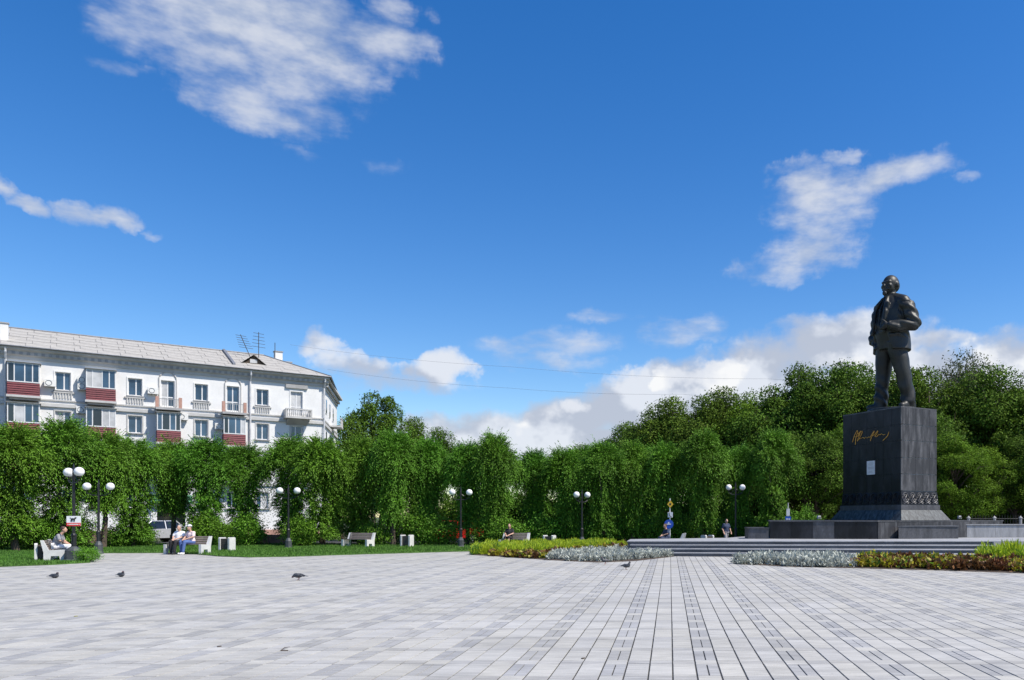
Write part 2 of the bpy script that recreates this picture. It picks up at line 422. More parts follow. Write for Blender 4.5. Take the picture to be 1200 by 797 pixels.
# ------------------------------------------------------------------ helpers
class MB:
    def __init__(s):
        s.v, s.f = [], []
    def add(s, vs, fs):
        n = len(s.v)
        s.v += [tuple(v) for v in vs]
        s.f += [tuple(i + n for i in f) for f in fs]
        return s
    def box(s, c, d, rz=0.0):
        cx, cy, cz = c; a, b, h = d[0] / 2, d[1] / 2, d[2] / 2
        co, si = math.cos(rz), math.sin(rz)
        vs = []
        for z in (-h, h):
            for x, y in ((-a, -b), (a, -b), (a, b), (-a, b)):
                vs.append((cx + x * co - y * si, cy + x * si + y * co, cz + z))
        return s.add(vs, [(3, 2, 1, 0), (4, 5, 6, 7), (0, 1, 5, 4), (1, 2, 6, 5), (2, 3, 7, 6), (3, 0, 4, 7)])
    def bbox(s, x0, x1, y0, y1, z0, z1):
        return s.box(((x0 + x1) / 2, (y0 + y1) / 2, (z0 + z1) / 2), (x1 - x0, y1 - y0, z1 - z0))
    def prism(s, poly, z0, z1, poly2=None):
        p2 = poly2 or poly
        n = len(poly)
        vs = [(p[0], p[1], z0) for p in poly] + [(p[0], p[1], z1) for p in p2]
        fs = [tuple(range(n - 1, -1, -1)), tuple(range(n, 2 * n))]
        fs += [(i, (i + 1) % n, n + (i + 1) % n, n + i) for i in range(n)]
        return s.add(vs, fs)
    def prof_x(s, prof, x0, x1):
        """profile of (y, z) points pushed along x"""
        n = len(prof)
        vs = [(x0, p[0], p[1]) for p in prof] + [(x1, p[0], p[1]) for p in prof]
        fs = [tuple(range(n)), tuple(range(2 * n - 1, n - 1, -1))]
        fs += [(i, n + i, n + (i + 1) % n, (i + 1) % n) for i in range(n)]
        return s.add(vs, fs)
    def tube(s, pts, rad, n=6, cap=True):
        pts = [Vector(p) for p in pts]
        rads = rad if isinstance(rad, (list, tuple)) else [rad] * len(pts)
        vs, fs = [], []
        for i, p in enumerate(pts):
            d = (pts[min(i + 1, len(pts) - 1)] - pts[max(i - 1, 0)])
            d = d.normalized() if d.length > 1e-9 else Vector((0, 0, 1))
            a = d.cross(Vector((0, 0, 1)) if abs(d.z) < .95 else Vector((1, 0, 0))).normalized()
            b = d.cross(a)
            for k in range(n):
                t = 2 * math.pi * k / n
                vs.append(p + (a * math.cos(t) + b * math.sin(t)) * rads[i])
        for i in range(len(pts) - 1):
            for k in range(n):
                fs.append((i * n + k, (i + 1) * n + k, (i + 1) * n + (k + 1) % n, i * n + (k + 1) % n))
        if cap:
            fs.append(tuple(range(n)))
            fs.append(tuple(range((len(pts) - 1) * n + n - 1, (len(pts) - 1) * n - 1, -1)))
        return s.add(vs, fs)
    def lathe(s, prof, n=12, c=(0, 0, 0), ph=0.0):
        vs, fs = [], []
        for r, z in prof:
            for k in range(n):
                t = 2 * math.pi * k / n + ph
                vs.append((c[0] + r * math.cos(t), c[1] + r * math.sin(t), c[2] + z))
        for i in range(len(prof) - 1):
            for k in range(n):
                fs.append((i * n + k, i * n + (k + 1) % n, (i + 1) * n + (k + 1) % n, (i + 1) * n + k))
        fs.append(tuple(range(n - 1, -1, -1)))
        fs.append(tuple(range((len(prof) - 1) * n, len(prof) * n)))
        return s.add(vs, fs)
    def ball(s, c, r, n=16, m=10):
        rr = r if isinstance(r, (tuple, list)) else (r, r, r)
        vs, fs = [], []
        vs.append((c[0], c[1], c[2] - rr[2]))
        for i in range(1, m):
            t = math.pi * i / m
            for k in range(n):
                a = 2 * math.pi * k / n
                vs.append((c[0] + rr[0] * math.sin(t) * math.cos(a), c[1] + rr[1] * math.sin(t) * math.sin(a), c[2] - rr[2] * math.cos(t)))
        vs.append((c[0], c[1], c[2] + rr[2]))
        top = len(vs) - 1
        for k in range(n):
            fs.append((0, 1 + (k + 1) % n, 1 + k))
            fs.append((top, 1 + (m - 2) * n + k, 1 + (m - 2) * n + (k + 1) % n))
        for i in range(m - 2):
            for k in range(n):
                a = 1 + i * n + k; b = 1 + i * n + (k + 1) % n
                fs.append((a, b, b + n, a + n))
        return s.add(vs, fs)
    def cap(s, p0, p1, r0, r1, n=12):
        """tapered limb with rounded ends"""
        p0, p1 = Vector(p0), Vector(p1)
        d = (p1 - p0)
        u = d.normalized() if d.length > 1e-6 else Vector((0, 0, 1))
        pts, rs = [], []
        for a in (80, 55, 28):
            pts.append(p0 - u * r0 * math.sin(R(a))); rs.append(r0 * math.cos(R(a)))
        pts.append(p0); rs.append(r0); pts.append(p1); rs.append(r1)
        for a in (28, 55, 80):
            pts.append(p1 + u * r1 * math.sin(R(a))); rs.append(r1 * math.cos(R(a)))
        return s.tube(pts, rs, n)
    def loft(s, rings, n=20):
        """rings of (cx, cy, cz, rx, ry)"""
        vs, fs = [], []
        for cx, cy, cz, rx, ry in rings:
            for k in range(n):
                t = 2 * math.pi * k / n
                vs.append((cx + rx * math.cos(t), cy + ry * math.sin(t), cz))
        for i in range(len(rings) - 1):
            for k in range(n):
                fs.append((i * n + k, i * n + (k + 1) % n, (i + 1) * n + (k + 1) % n, (i + 1) * n + k))
        fs.append(tuple(range(n - 1, -1, -1))); fs.append(tuple(range((len(rings) - 1) * n, len(rings) * n)))
        return s.add(vs, fs)
    def shell(s, rings, th, n=24):
        """open coat: rings of (cx, cy, cz, rx, ry, half front gap in degrees)"""
        vs, fs = [], []
        for cx, cy, cz, rx, ry, gap in rings:
            for k in range(n + 1):
                t = R(-90 + gap) + (2 * math.pi - 2 * R(gap)) * k / n
                c, si = math.cos(t), math.sin(t)
                vs.append((cx + rx * c, cy + ry * si, cz))
                vs.append((cx + (rx - th) * c, cy + (ry - th) * si, cz))
        w = 2 * (n + 1)
        for i in range(len(rings) - 1):
            for k in range(n):
                a = i * w + 2 * k
                fs.append((a, a + 2, a + 2 + w, a + w))
                fs.append((a + 1, a + 1 + w, a + 3 + w, a + 3))
            for e in (0, 2 * n):
                a = i * w + e
                fs.append((a, a + w, a + w + 1, a + 1) if e == 0 else (a, a + 1, a + w + 1, a + w))
        for i in (0, len(rings) - 1):
            for k in range(n):
                a = i * w + 2 * k
                fs.append((a, a + 1, a + 3, a + 2) if i == 0 else (a, a + 2, a + 3, a + 1))
        return s.add(vs, fs)
    def mesh(s, name, m, smooth=False):
        me = bpy.data.meshes.new(name)
        me.from_pydata(s.v, [], s.f)
        bm = bmesh.new(); bm.from_mesh(me)
        bmesh.ops.recalc_face_normals(bm, faces=bm.faces)
        bm.to_mesh(me); bm.free()
        if smooth:
            me.polygons.foreach_set('use_smooth', [True] * len(me.polygons))
        me.materials.append(MATS[m] if isinstance(m, str) else m)
        return me
    def build(s, name, m, parent=None, loc=None, rz=0.0, smooth=False):
        return link(name, s.mesh(name, m, smooth), parent, loc, rz)

def link(name, me, parent=None, loc=None, rz=0.0):
    o = bpy.data.objects.new(name, me)
    COL.objects.link(o)
    if parent:
        o.parent = parent
    if loc is not None:
        o.location = loc
    if rz:
        o.rotation_euler = (0, 0, rz)
    return o
def tag(o, label=None, cat=None, group=None, kind=None):
    if label: o['label'] = label
    if cat: o['category'] = cat
    if group: o['group'] = group
    if kind: o['kind'] = kind
    return o
def thing(name, label, cat, loc=(0, 0, 0), rz=0.0, group=None):
    o = link(name, None, None, loc, rz)
    o.empty_display_size = .3
    return tag(o, label, cat, group)
KIDS = {}
def copy_tree(o, parent=None):
    c = o.copy(); COL.objects.link(c); c.parent = parent
    for ch in o.children:
        copy_tree(ch, c)
    return c
def remesh(mb, name, m, voxel, parent=None, smooth_it=4, warp=None):
    """several overlapping forms grown into one continuous skin"""
    me = mb.mesh(name + '_raw', m)
    o = bpy.data.objects.new(name + '_raw', me)
    COL.objects.link(o)
    rm = o.modifiers.new('r', 'REMESH'); rm.mode = 'VOXEL'; rm.voxel_size = voxel
    sm = o.modifiers.new('s', 'SMOOTH'); sm.iterations = smooth_it; sm.factor = .5
    dg = bpy.context.evaluated_depsgraph_get()
    out = bpy.data.meshes.new_from_object(o.evaluated_get(dg))
    bpy.data.objects.remove(o)
    if warp:
        n = len(out.vertices)
        co = np.empty(n * 3); no = np.empty(n * 3)
        out.vertices.foreach_get('co', co); out.vertices.foreach_get('normal', no)
        co = co.reshape(-1, 3); no = no.reshape(-1, 3)
        co += no * warp(co)[:, None]
        out.vertices.foreach_set('co', co.ravel())
    out.polygons.foreach_set('use_smooth', [True] * len(out.polygons))
    out.materials.clear(); out.materials.append(MATS[m])
    out.name = name
    return link(name, out, parent)
def np_mesh(name, V, Fq, m, mats=None, idx=None):
    # flat faces
    me = bpy.data.meshes.new(name)
    nv, nf, k = len(V), len(Fq), Fq.shape[1]
    me.vertices.add(nv); me.vertices.foreach_set('co', V.astype(np.float32).ravel())
    me.loops.add(nf * k); me.loops.foreach_set('vertex_index', Fq.astype(np.int32).ravel())
    me.polygons.add(nf)
    me.polygons.foreach_set('loop_start', np.arange(0, nf * k, k, dtype=np.int32))
    me.polygons.foreach_set('loop_total', np.full(nf, k, dtype=np.int32))
    for q in (mats or [m]):
        me.materials.append(MATS[q])
    if idx is not None:
        me.polygons.foreach_set('material_index', idx.astype(np.int32))
    me.polygons.foreach_set('use_smooth', np.zeros(nf, bool))
    me.update(); me.validate()
    return me

# ================================================================== GROUND
tag(MB().add([(-1500, -300, -.06), (1500, -300, -.06), (1500, 3000, -.06), (-1500, 3000, -.06)], [(0, 1, 2, 3)]).build('ground', 'ground'), kind='structure')
# paving: joints below, slabs on top
CW, RP, X0, Y0 = .2625, .94, -.756, 8.66
pave = MB().add([(-44, -12, -.010), (26, -12, -.010), (26, 42.5, -.010), (-44, 42.5, -.010)], [(0, 1, 2, 3)]).build('plaza_pavement', 'joint')
tag(pave, kind='structure')
def slab_list():
    out = []
    k0, k1 = int((-43 - X0) / CW), int((25 - X0) / CW)
    r0, r1 = int((3.6 - Y0) / RP) - 1, int((41.5 - Y0) / RP)
    g, h = .0075, .0020
    for r in range(r0, r1):
        yb = Y0 + r * RP
        for k in range(k0, k1):
            xb = X0 + k * CW
            xl, xr = xb + g, xb + CW - g
            # leave out what lies far outside the view
            ym = yb + .4
            if xb < -ym * 1.0 - 4 or xb > ym * .62 + 4:
                continue
            if k % 4 == 0:
                xm = (xl + xr) / 2
                out.append((xl, xm - .006, yb + .04 + h, yb + .70 - h, 'slab_dark'))
                out.append((xm + .006, xr, yb + .04 + h, yb + .70 - h, 'slab_dark'))
                out.append((xl, xr, yb + .70 + h, yb + .98 - h, 'slab_light'))
            else:
                out.append((xl, xr, yb + h, yb + .74 - h, 'slab_light'))
                out.append((xl, xr, yb + .74 + h, yb + .94 - h, 'slab_band'))
    return out
slabs = slab_list()
def seen(s):
    x, y = (s[0] + s[1]) / 2, (s[2] + s[3]) / 2
    px, py = PX + F * x / y, PY + F * H / y
    return 0 < px < 1200 and py < 797
inview = sorted([s for s in slabs if seen(s)], key=lambda s: -(s[3] - s[2]) * (s[1] - s[0]) / s[2] ** 3)
near = set(inview[:300])
cache = {}
rs = random.Random(3)
for s in slabs:
    if s not in near:
        continue
    w, d = round(s[1] - s[0], 4), round(s[3] - s[2], 4)
    key = (w, d, s[4])
    if key not in cache:
        b = .003
        cache[key] = MB().prism([(-w / 2, -d / 2), (w / 2, -d / 2), (w / 2, d / 2), (-w / 2, d / 2)], -.009, 0,
                                [(-w / 2 + b, -d / 2 + b), (w / 2 - b, -d / 2 + b), (w / 2 - b, d / 2 - b), (-w / 2 + b, d / 2 - b)]).mesh('paving_slab', s[4])
    o = link('paving_slab', cache[key], pave, ((s[0] + s[1]) / 2, (s[2] + s[3]) / 2, rs.uniform(-.0015, .001)))
    o.rotation_euler = (rs.uniform(-.004, .004), rs.uniform(-.004, .004), 0)
rest = [s for s in slabs if s not in near]
V = np.zeros((len(rest), 8, 3)); Q = np.zeros((len(rest), 5, 4), int); idx = np.zeros((len(rest), 5), int)
mi = {'slab_light': 0, 'slab_band': 1, 'slab_dark': 2}
for i, s in enumerate(rest):
    z = rs.uniform(-.0015, .001)
    for j, (x, y) in enumerate(((s[0], s[2]), (s[1], s[2]), (s[1], s[3]), (s[0], s[3]))):
        V[i, j] = (x, y, -.009)
        V[i, j + 4] = (x, y, z + rs.uniform(-.0008, .0008))
    Q[i] = np.array([(4, 5, 6, 7), (0, 1, 5, 4), (1, 2, 6, 5), (2, 3, 7, 6), (3, 0, 4, 7)]) + i * 8
    idx[i] = mi[s[4]]
o = link('paving_slabs', np_mesh('paving_slabs', V.reshape(-1, 3), Q.reshape(-1, 4), None, ['slab_light', 'slab_band', 'slab_dark'], idx.ravel()), pave)
tag(o, kind='stuff')

# road behind the trees
tag(MB().bbox(-120, 60, 50.6, 55.4, -.05, .034).build('road', 'asphalt'), kind='structure')

# lawns
def in_poly(x, y, poly):
    c = False
    for i in range(len(poly)):
        x1, y1 = poly[i][0], poly[i][1]; x2, y2 = poly[i - 1][0], poly[i - 1][1]
        if (y1 > y) != (y2 > y) and x < (x2 - x1) * (y - y1) / (y2 - y1) + x1:
            c = not c
    return c
def grid_mask(xs, ys, poly):
    c = np.zeros(len(xs), bool)
    for i in range(len(poly)):
        x1, y1 = poly[i][0], poly[i][1]; x2, y2 = poly[i - 1][0], poly[i - 1][1]
        if y1 == y2:
            continue
        cond = ((y1 > ys) != (y2 > ys)) & (xs < (x2 - x1) * (ys - y1) / (y2 - y1) + x1)
        c ^= cond
    return c
lawn_a = [G(*p) for p in ((-90, 668.5), (0, 664.5), (60, 662.3), (106, 659.6), (101, 656), (84, 653.5), (52, 651.5), (44, 647.5), (-90, 647.5))]
lawn_b = [G(*p) for p in ((60, 648.8), (130, 648.4), (190, 648.2), (232, 650.0), (256, 652.2), (290, 653.4), (340, 652.6), (400, 650.6), (480, 648.2), (560, 646), (640, 643.5), (700, 641.5))]
lawn_b += [XZ(735, 45.0), XZ(745, 50.5), XZ(200, 50.5), XZ(-80, 50.5), XZ(-80, 40)]
def lawn(poly, n, seed):
    g = MB().prism(poly, -.02, .03).build('lawn', 'lawn_soil')
    tag(g, kind='structure')
    rng = np.random.default_rng(seed)
    x0, x1 = min(p[0] for p in poly), max(p[0] for p in poly)
    y0, y1 = min(p[1] for p in poly), max(p[1] for p in poly)
    xs = rng.uniform(x0, x1, n * 3); ys = rng.uniform(y0, y1, n * 3)
    k = grid_mask(xs, ys, poly)
    xs, ys = xs[k][:n], ys[k][:n]
    n = len(xs)
    a = rng.uniform(0, 6.28, n); h = rng.uniform(.04, .12, n) * (1 + .5 * np.sin(xs * 1.7) * np.sin(ys * 2.3)); w = .016
    lean = rng.normal(0, .035, (n, 2))
    V = np.zeros((n, 3, 3))
    V[:, 0] = np.stack([xs - w * np.cos(a), ys - w * np.sin(a), np.full(n, .028)], 1)
    V[:, 1] = np.stack([xs + w * np.cos(a), ys + w * np.sin(a), np.full(n, .028)], 1)
    V[:, 2] = np.stack([xs + lean[:, 0], ys + lean[:, 1], .03 + h], 1)
    o = link('grass', np_mesh('grass', V.reshape(-1, 3), np.arange(n * 3).reshape(-1, 3), 'grass'), g)
    tag(o, kind='stuff')
lawn(lawn_a, 26000, 1)
lawn(lawn_b, 90000, 2)
# ================================================================== MONUMENT
plat = thing('monument_platform', 'low granite platform with dark front steps under the statue pedestal', 'platform')
PT = .62
front = [(-1.9, 36.5), (14.4, 36.3), (30, 36.1)]
top_poly = [(-1.9, 36.5), (14.4, 36.3), (30, 36.1), (30, 56), (9, 56), (5, 47), (3, 42.2), (-1.9, 39.6)]
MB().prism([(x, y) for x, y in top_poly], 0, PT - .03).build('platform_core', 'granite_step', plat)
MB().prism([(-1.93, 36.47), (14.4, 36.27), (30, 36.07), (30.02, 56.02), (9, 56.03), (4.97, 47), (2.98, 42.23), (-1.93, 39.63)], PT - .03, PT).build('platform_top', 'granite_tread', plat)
for k in (1, 2, 3):
    zt = PT - .155 * k
    xl, xr = -1.86 + .1 * k, 14.4 - .28 * k
    yl, yr = 36.5 - .40 * k, 36.3 - .95 * k
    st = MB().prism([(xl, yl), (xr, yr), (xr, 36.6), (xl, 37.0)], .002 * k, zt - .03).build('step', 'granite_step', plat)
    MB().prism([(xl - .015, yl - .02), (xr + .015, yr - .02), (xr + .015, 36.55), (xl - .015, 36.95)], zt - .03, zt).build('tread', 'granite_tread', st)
# pale retaining panels at the end of the steps
x = 14.42
while x < 28:
    MB().bbox(x, x + 1.48, 36.10 - (x - 14.4) * .0128, 36.24 - (x - 14.4) * .0128, .03, PT - .035).build('wall_panel', 'granite_pale', plat)
    x += 1.5

def clad(parent, p, q, z0, z1, n, m, th=.04, gap=.012, name='stone_panel'):
    p, q = Vector((p[0], p[1], 0)), Vector((q[0], q[1], 0))
    L = (q - p).length; rz = math.atan2(q.y - p.y, q.x - p.x)
    d = (q - p).normalized(); nn = Vector((d.y, -d.x, 0))
    for i in range(n):
        c = p + d * (L * (i + .5) / n) + nn * (th / 2)
        mm = m if isinstance(m, str) else m[i % len(m)]
        MB().box((0, 0, 0), (L / n - gap, th, z1 - z0 - gap)).build(name, mm, parent, (c.x, c.y, (z0 + z1) / 2), rz)
plinth = thing('pedestal_plinth', 'dark granite plinth with a pale side under the pedestal', 'plinth')
PA, PB, PC, PD, PE = (5.0, 40.4), (10.2, 39.8), (18.2, 44.42), (13.2, 50.2), (5.6, 46.0)
ZP = 1.53
MB().prism([PA, PB, PC, PD, PE], PT, ZP - .06).build('core', 'granite_mid', plinth)
MB().prism([(PA[0] - .06, PA[1] - .06), (PB[0] + .0, PB[1] - .07), (PC[0] + .08, PC[1]), (PD[0], PD[1] + .06), (PE[0] - .06, PE[1])], ZP - .06, ZP).build('capstone', 'granite_mid', plinth)
clad(plinth, PA, PB, PT + .005, ZP - .06, 5, ['granite_dark', 'granite_dark', 'granite_mid', 'granite_dark'])
clad(plinth, PB, PC, PT + .005, ZP - .06, 7, 'granite_streak')
low = thing('low_stone_block', 'low dark granite block at the unlit end of the plinth', 'stone block')
MB().prism([(3.9, 40.35), (4.9, 40.25), (4.9, 42.2), (3.9, 42.2)], PT, 1.13).build('block', 'granite_mid', low)
MB().prism([(3.87, 40.32), (4.93, 40.21), (4.93, 42.23), (3.87, 42.23)], 1.13, 1.18).build('capstone', 'granite_mid', low)
low2 = thing('low_stone_block', 'dark granite wedge block leaning against the sunlit plinth side', 'stone block')
MB().prism([(11.3, 40.05), (14.5, 40.75), (14.62, 42.2), (11.48, 40.42)], PT, 1.22).build('block', 'granite_mid', low2)
MB().prism([(11.27, 40.02), (14.53, 40.71), (14.62, 42.17), (11.48, 40.36)], 1.22, 1.27).build('capstone', 'granite_step', low2)
pw = thing('granite_wall', 'pale granite wall on the platform beyond the dark wedge block', 'wall')
MB().prism([(15.55, 43.0), (30, 44.2), (30, 44.8), (15.55, 43.6)], PT, 1.27).build('core', 'granite_mid', pw)
clad(pw, (15.5, 42.99), (30, 44.19), PT + .005, 1.26, 8, 'granite_pale', .05)
MB().prism([(15.48, 42.9), (30, 44.1), (30, 44.85), (15.48, 43.65)], 1.27, 1.32).build('capstone', 'granite_pale', pw)

PED_A = R(30)
PED = XZ(1056, 41.6)
ped = thing('statue_pedestal', 'tall dark stone pedestal clad in slabs with a gold signature', 'pedestal', (PED.x, PED.y, ZP), PED_A)
PWX, PWY = 2.6, 4.35
zc = [7.34, 6.46, 5.64, 4.76, 3.91, 3.04]
MB().bbox(.05, PWX - .05, .05, PWY - .05, .02, 7.28 - ZP).build('core', 'granite_dark', ped)
MB().bbox(.12, PWX - .1, .035, .06, 3.0 - ZP, 7.2 - ZP).build('lime_backing', 'lime_joint', ped)
def block(x0, x1, y0, y1, z0, z1, m, nm='stone_slab', par=None):
    return MB().box((0, 0, 0), (x1 - x0, y1 - y0, z1 - z0)).build(nm, m, par or ped, ((x0 + x1) / 2, (y0 + y1) / 2, (z0 + z1) / 2))
rs = random.Random(5)
g = .010
for r in range(5):
    z1, z0 = zc[r] - ZP, zc[r + 1] - ZP
    n = 5
    for i in range(n):
        a, b = PWX * i / n, PWX * (i + 1) / n
        dy = rs.uniform(-.006, .006)
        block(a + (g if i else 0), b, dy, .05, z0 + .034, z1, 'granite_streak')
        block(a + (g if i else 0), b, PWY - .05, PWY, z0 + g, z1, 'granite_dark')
    n = 7
    for i in range(n):
        a, b = .05 + (PWY - .1) * i / n, .05 + (PWY - .1) * (i + 1) / n
        dx = rs.uniform(-.004, .004)
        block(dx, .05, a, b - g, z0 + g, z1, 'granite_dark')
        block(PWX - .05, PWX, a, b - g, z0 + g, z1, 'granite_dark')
block(.0, PWX, .0, PWY, 7.34 - ZP + .002, 7.40 - ZP, 'granite_mid', 'capstone')
# carved frieze, ledge and spreading foot
fz0, fz1 = 2.33 - ZP, 3.04 - ZP
fr = MB().prism([(-.07, -.07), (PWX + .07, -.07), (PWX + .07, PWY + .07), (-.07, PWY + .07)], fz0, fz1 - .004, [(-.01, -.01), (PWX + .01, -.01), (PWX + .01, PWY + .01), (-.01, PWY + .01)]).build('frieze', 'granite_dark', ped)
def ringpts(c, r, ax, n=14):
    return [c + ax[0] * r * math.cos(6.2832 * k / n) + ax[1] * r * 1.15 * math.sin(6.2832 * k / n) for k in range(n + 1)]
def wreath(c, ax):
    m = MB()
    m.tube(ringpts(c, .22, ax), .035, 5, False)
    m.tube(ringpts(c, .13, ax), .018, 4, False)
    m.tube([c - ax[0] * .12 - ax[1] * .16, c, c + ax[0] * .12 + ax[1] * .17], [.02, .05, .02], 5)
    for s in (-1, 1):
        m.tube([c + ax[0] * .02 * s - ax[1] * .27, c + ax[0] * .14 * s - ax[1] * .31, c + ax[0] * .23 * s - ax[1] * .24], [.03, .022, .012], 5)
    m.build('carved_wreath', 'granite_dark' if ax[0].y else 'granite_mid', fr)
for i in range(5):
    wreath(Vector((PWX * (i + .5) / 5, -.055, (fz0 + fz1) / 2 + .02)), (Vector((1, 0, 0)), Vector((0, .08, 1)).normalized()))
for i in range(8):
    wreath(Vector((-.055, PWY * (i + .5) / 8, (fz0 + fz1) / 2 + .02)), (Vector((0, 1, 0)), Vector((.08, 0, 1)).normalized()))
MB().prism([(-.12, -.12), (PWX + .12, -.12), (PWX + .12, PWY + .12), (-.12, PWY + .12)], 2.07 - ZP, fz0 - .003).build('ledge', 'granite_mid', ped)
e0, e1 = .50, .16
n = 8
def flare_piece(p0, p1, q0, q1):
    MB().add([p0, p1, q1, q0, (p0[0] * .98 + .03, p0[1] * .98 + .05, p0[2]), (p1[0] * .98 + .03, p1[1] * .98 + .05, p1[2])], [(0, 1, 2, 3), (0, 4, 5, 1), (3, 2, 5, 4)]).build('foot_slab', 'flare_stone', ped)
zb, zt = .012, 2.065 - ZP
for side in range(2):
    n = 6 if side == 0 else 9
    for i in range(n):
        f0, f1 = i / n, (i + 1) / n - .004
        if side == 0:
            W0, W1 = PWX + 2 * e0, PWX + 2 * e1
            flare_piece((-e0 + W0 * f0, -e0, zb), (-e0 + W0 * f1, -e0, zb), (-e1 + W1 * f0, -e1, zt), (-e1 + W1 * f1, -e1, zt))
        else:
            W0, W1 = PWY + 2 * e0, PWY + 2 * e1
            flare_piece((-e0, -e0 + W0 * f0, zb), (-e0, -e0 + W0 * f1, zb), (-e1, -e1 + W1 * f0, zt), (-e1, -e1 + W1 * f1, zt))
MB().prism([(-e0 + .02, -e0 + .02), (PWX + e0, -e0 + .02), (PWX + e0, PWY + e0), (-e0 + .02, PWY + e0)], .004, zt - .01,
           [(-e1 + .02, -e1 + .02), (PWX + e1, -e1 + .02), (PWX + e1, PWY + e1), (-e1 + .02, PWY + e1)]).build('foot_core', 'granite_dark', ped)
# gold handwriting and the small plaque on the shaded face
def on_face(px, py, out=.02):
    d = Vector(((px - PX) / F, 1, (PY - py) / F))
    nx = Vector((-math.cos(PED_A), -math.sin(PED_A), 0))
    p0 = PED + nx * out
    t = (p0.x * nx.x + p0.y * nx.y) / (d.x * nx.x + d.y * nx.y)
    w = d * t + Vector((0, 0, H))
    rel = w - Vector((PED.x, PED.y, ZP))
    c, s = math.cos(-PED_A), math.sin(-PED_A)
    return Vector((rel.x * c - rel.y * s, rel.x * s + rel.y * c, rel.z))
strokes = [[(90, 280), (110, 215), (140, 150), (150, 160), (128, 240), (122, 310)], [(100, 220), (150, 210), (185, 150), (170, 200), (145, 270)],
           [(150, 185), (205, 150), (190, 200), (165, 245), (150, 265)], [(165, 245), (195, 235), (215, 225), (225, 240), (245, 222), (262, 232), (280, 220), (295, 225)],
           [(295, 225), (320, 185), (345, 150), (330, 190), (305, 240), (300, 268)],
           [(310, 205), (345, 195), (385, 148), (370, 190), (350, 212), (375, 215), (395, 190), (410, 195), (430, 183), (450, 195), (472, 188)],
           [(515, 160), (505, 195), (480, 230), (443, 262)]]
sg = MB()
for st in strokes:
    pts = [on_face(990 + a / 9.96, 490 + b / 9.96) for a, b in st]
    fine = []
    for i in range(len(pts) - 1):
        pa, pb, pc, pd = pts[max(i - 1, 0)], pts[i], pts[i + 1], pts[min(i + 2, len(pts) - 1)]
        for j in range(4):
            t = j / 4
            fine.append(.5 * ((2 * pb) + (pc - pa) * t + (2 * pa - 5 * pb + 4 * pc - pd) * t * t + (3 * pb - pa - 3 * pc + pd) * t ** 3))
    fine.append(pts[-1])
    sg.tube(fine, .018, 5)
tag(sg.build('signature', 'gold', ped), 'flowing gold handwritten signature high on the dark face')
pl = thing('wall_plaque', 'small pale rectangular plaque fixed on the dark pedestal face', 'plaque', (PED.x, PED.y, ZP), PED_A)
a, b = on_face(1016, 540.5), on_face(1025.2, 556)
y0, y1, z0, z1 = min(a.y, b.y), max(a.y, b.y), min(a.z, b.z), max(a.z, b.z)
MB().bbox(-.035, -.006, y0, y1, z0, z1).build('plate', 'plaque', pl)
tx = MB()
for k, (w, dz) in enumerate(((.5, .14), (.62, .22), (.4, .30), (.7, .44), (.74, .50), (.7, .56), (.5, .76), (.6, .84))):
    zz = z1 - (z1 - z0) * dz - .02; ym = (y0 + y1) / 2; hw = (y1 - y0) * w / 2
    tx.bbox(-.039, -.034, ym - hw, ym + hw, zz, zz + .022)
tx.build('inscription', 'plaque_text', pl)

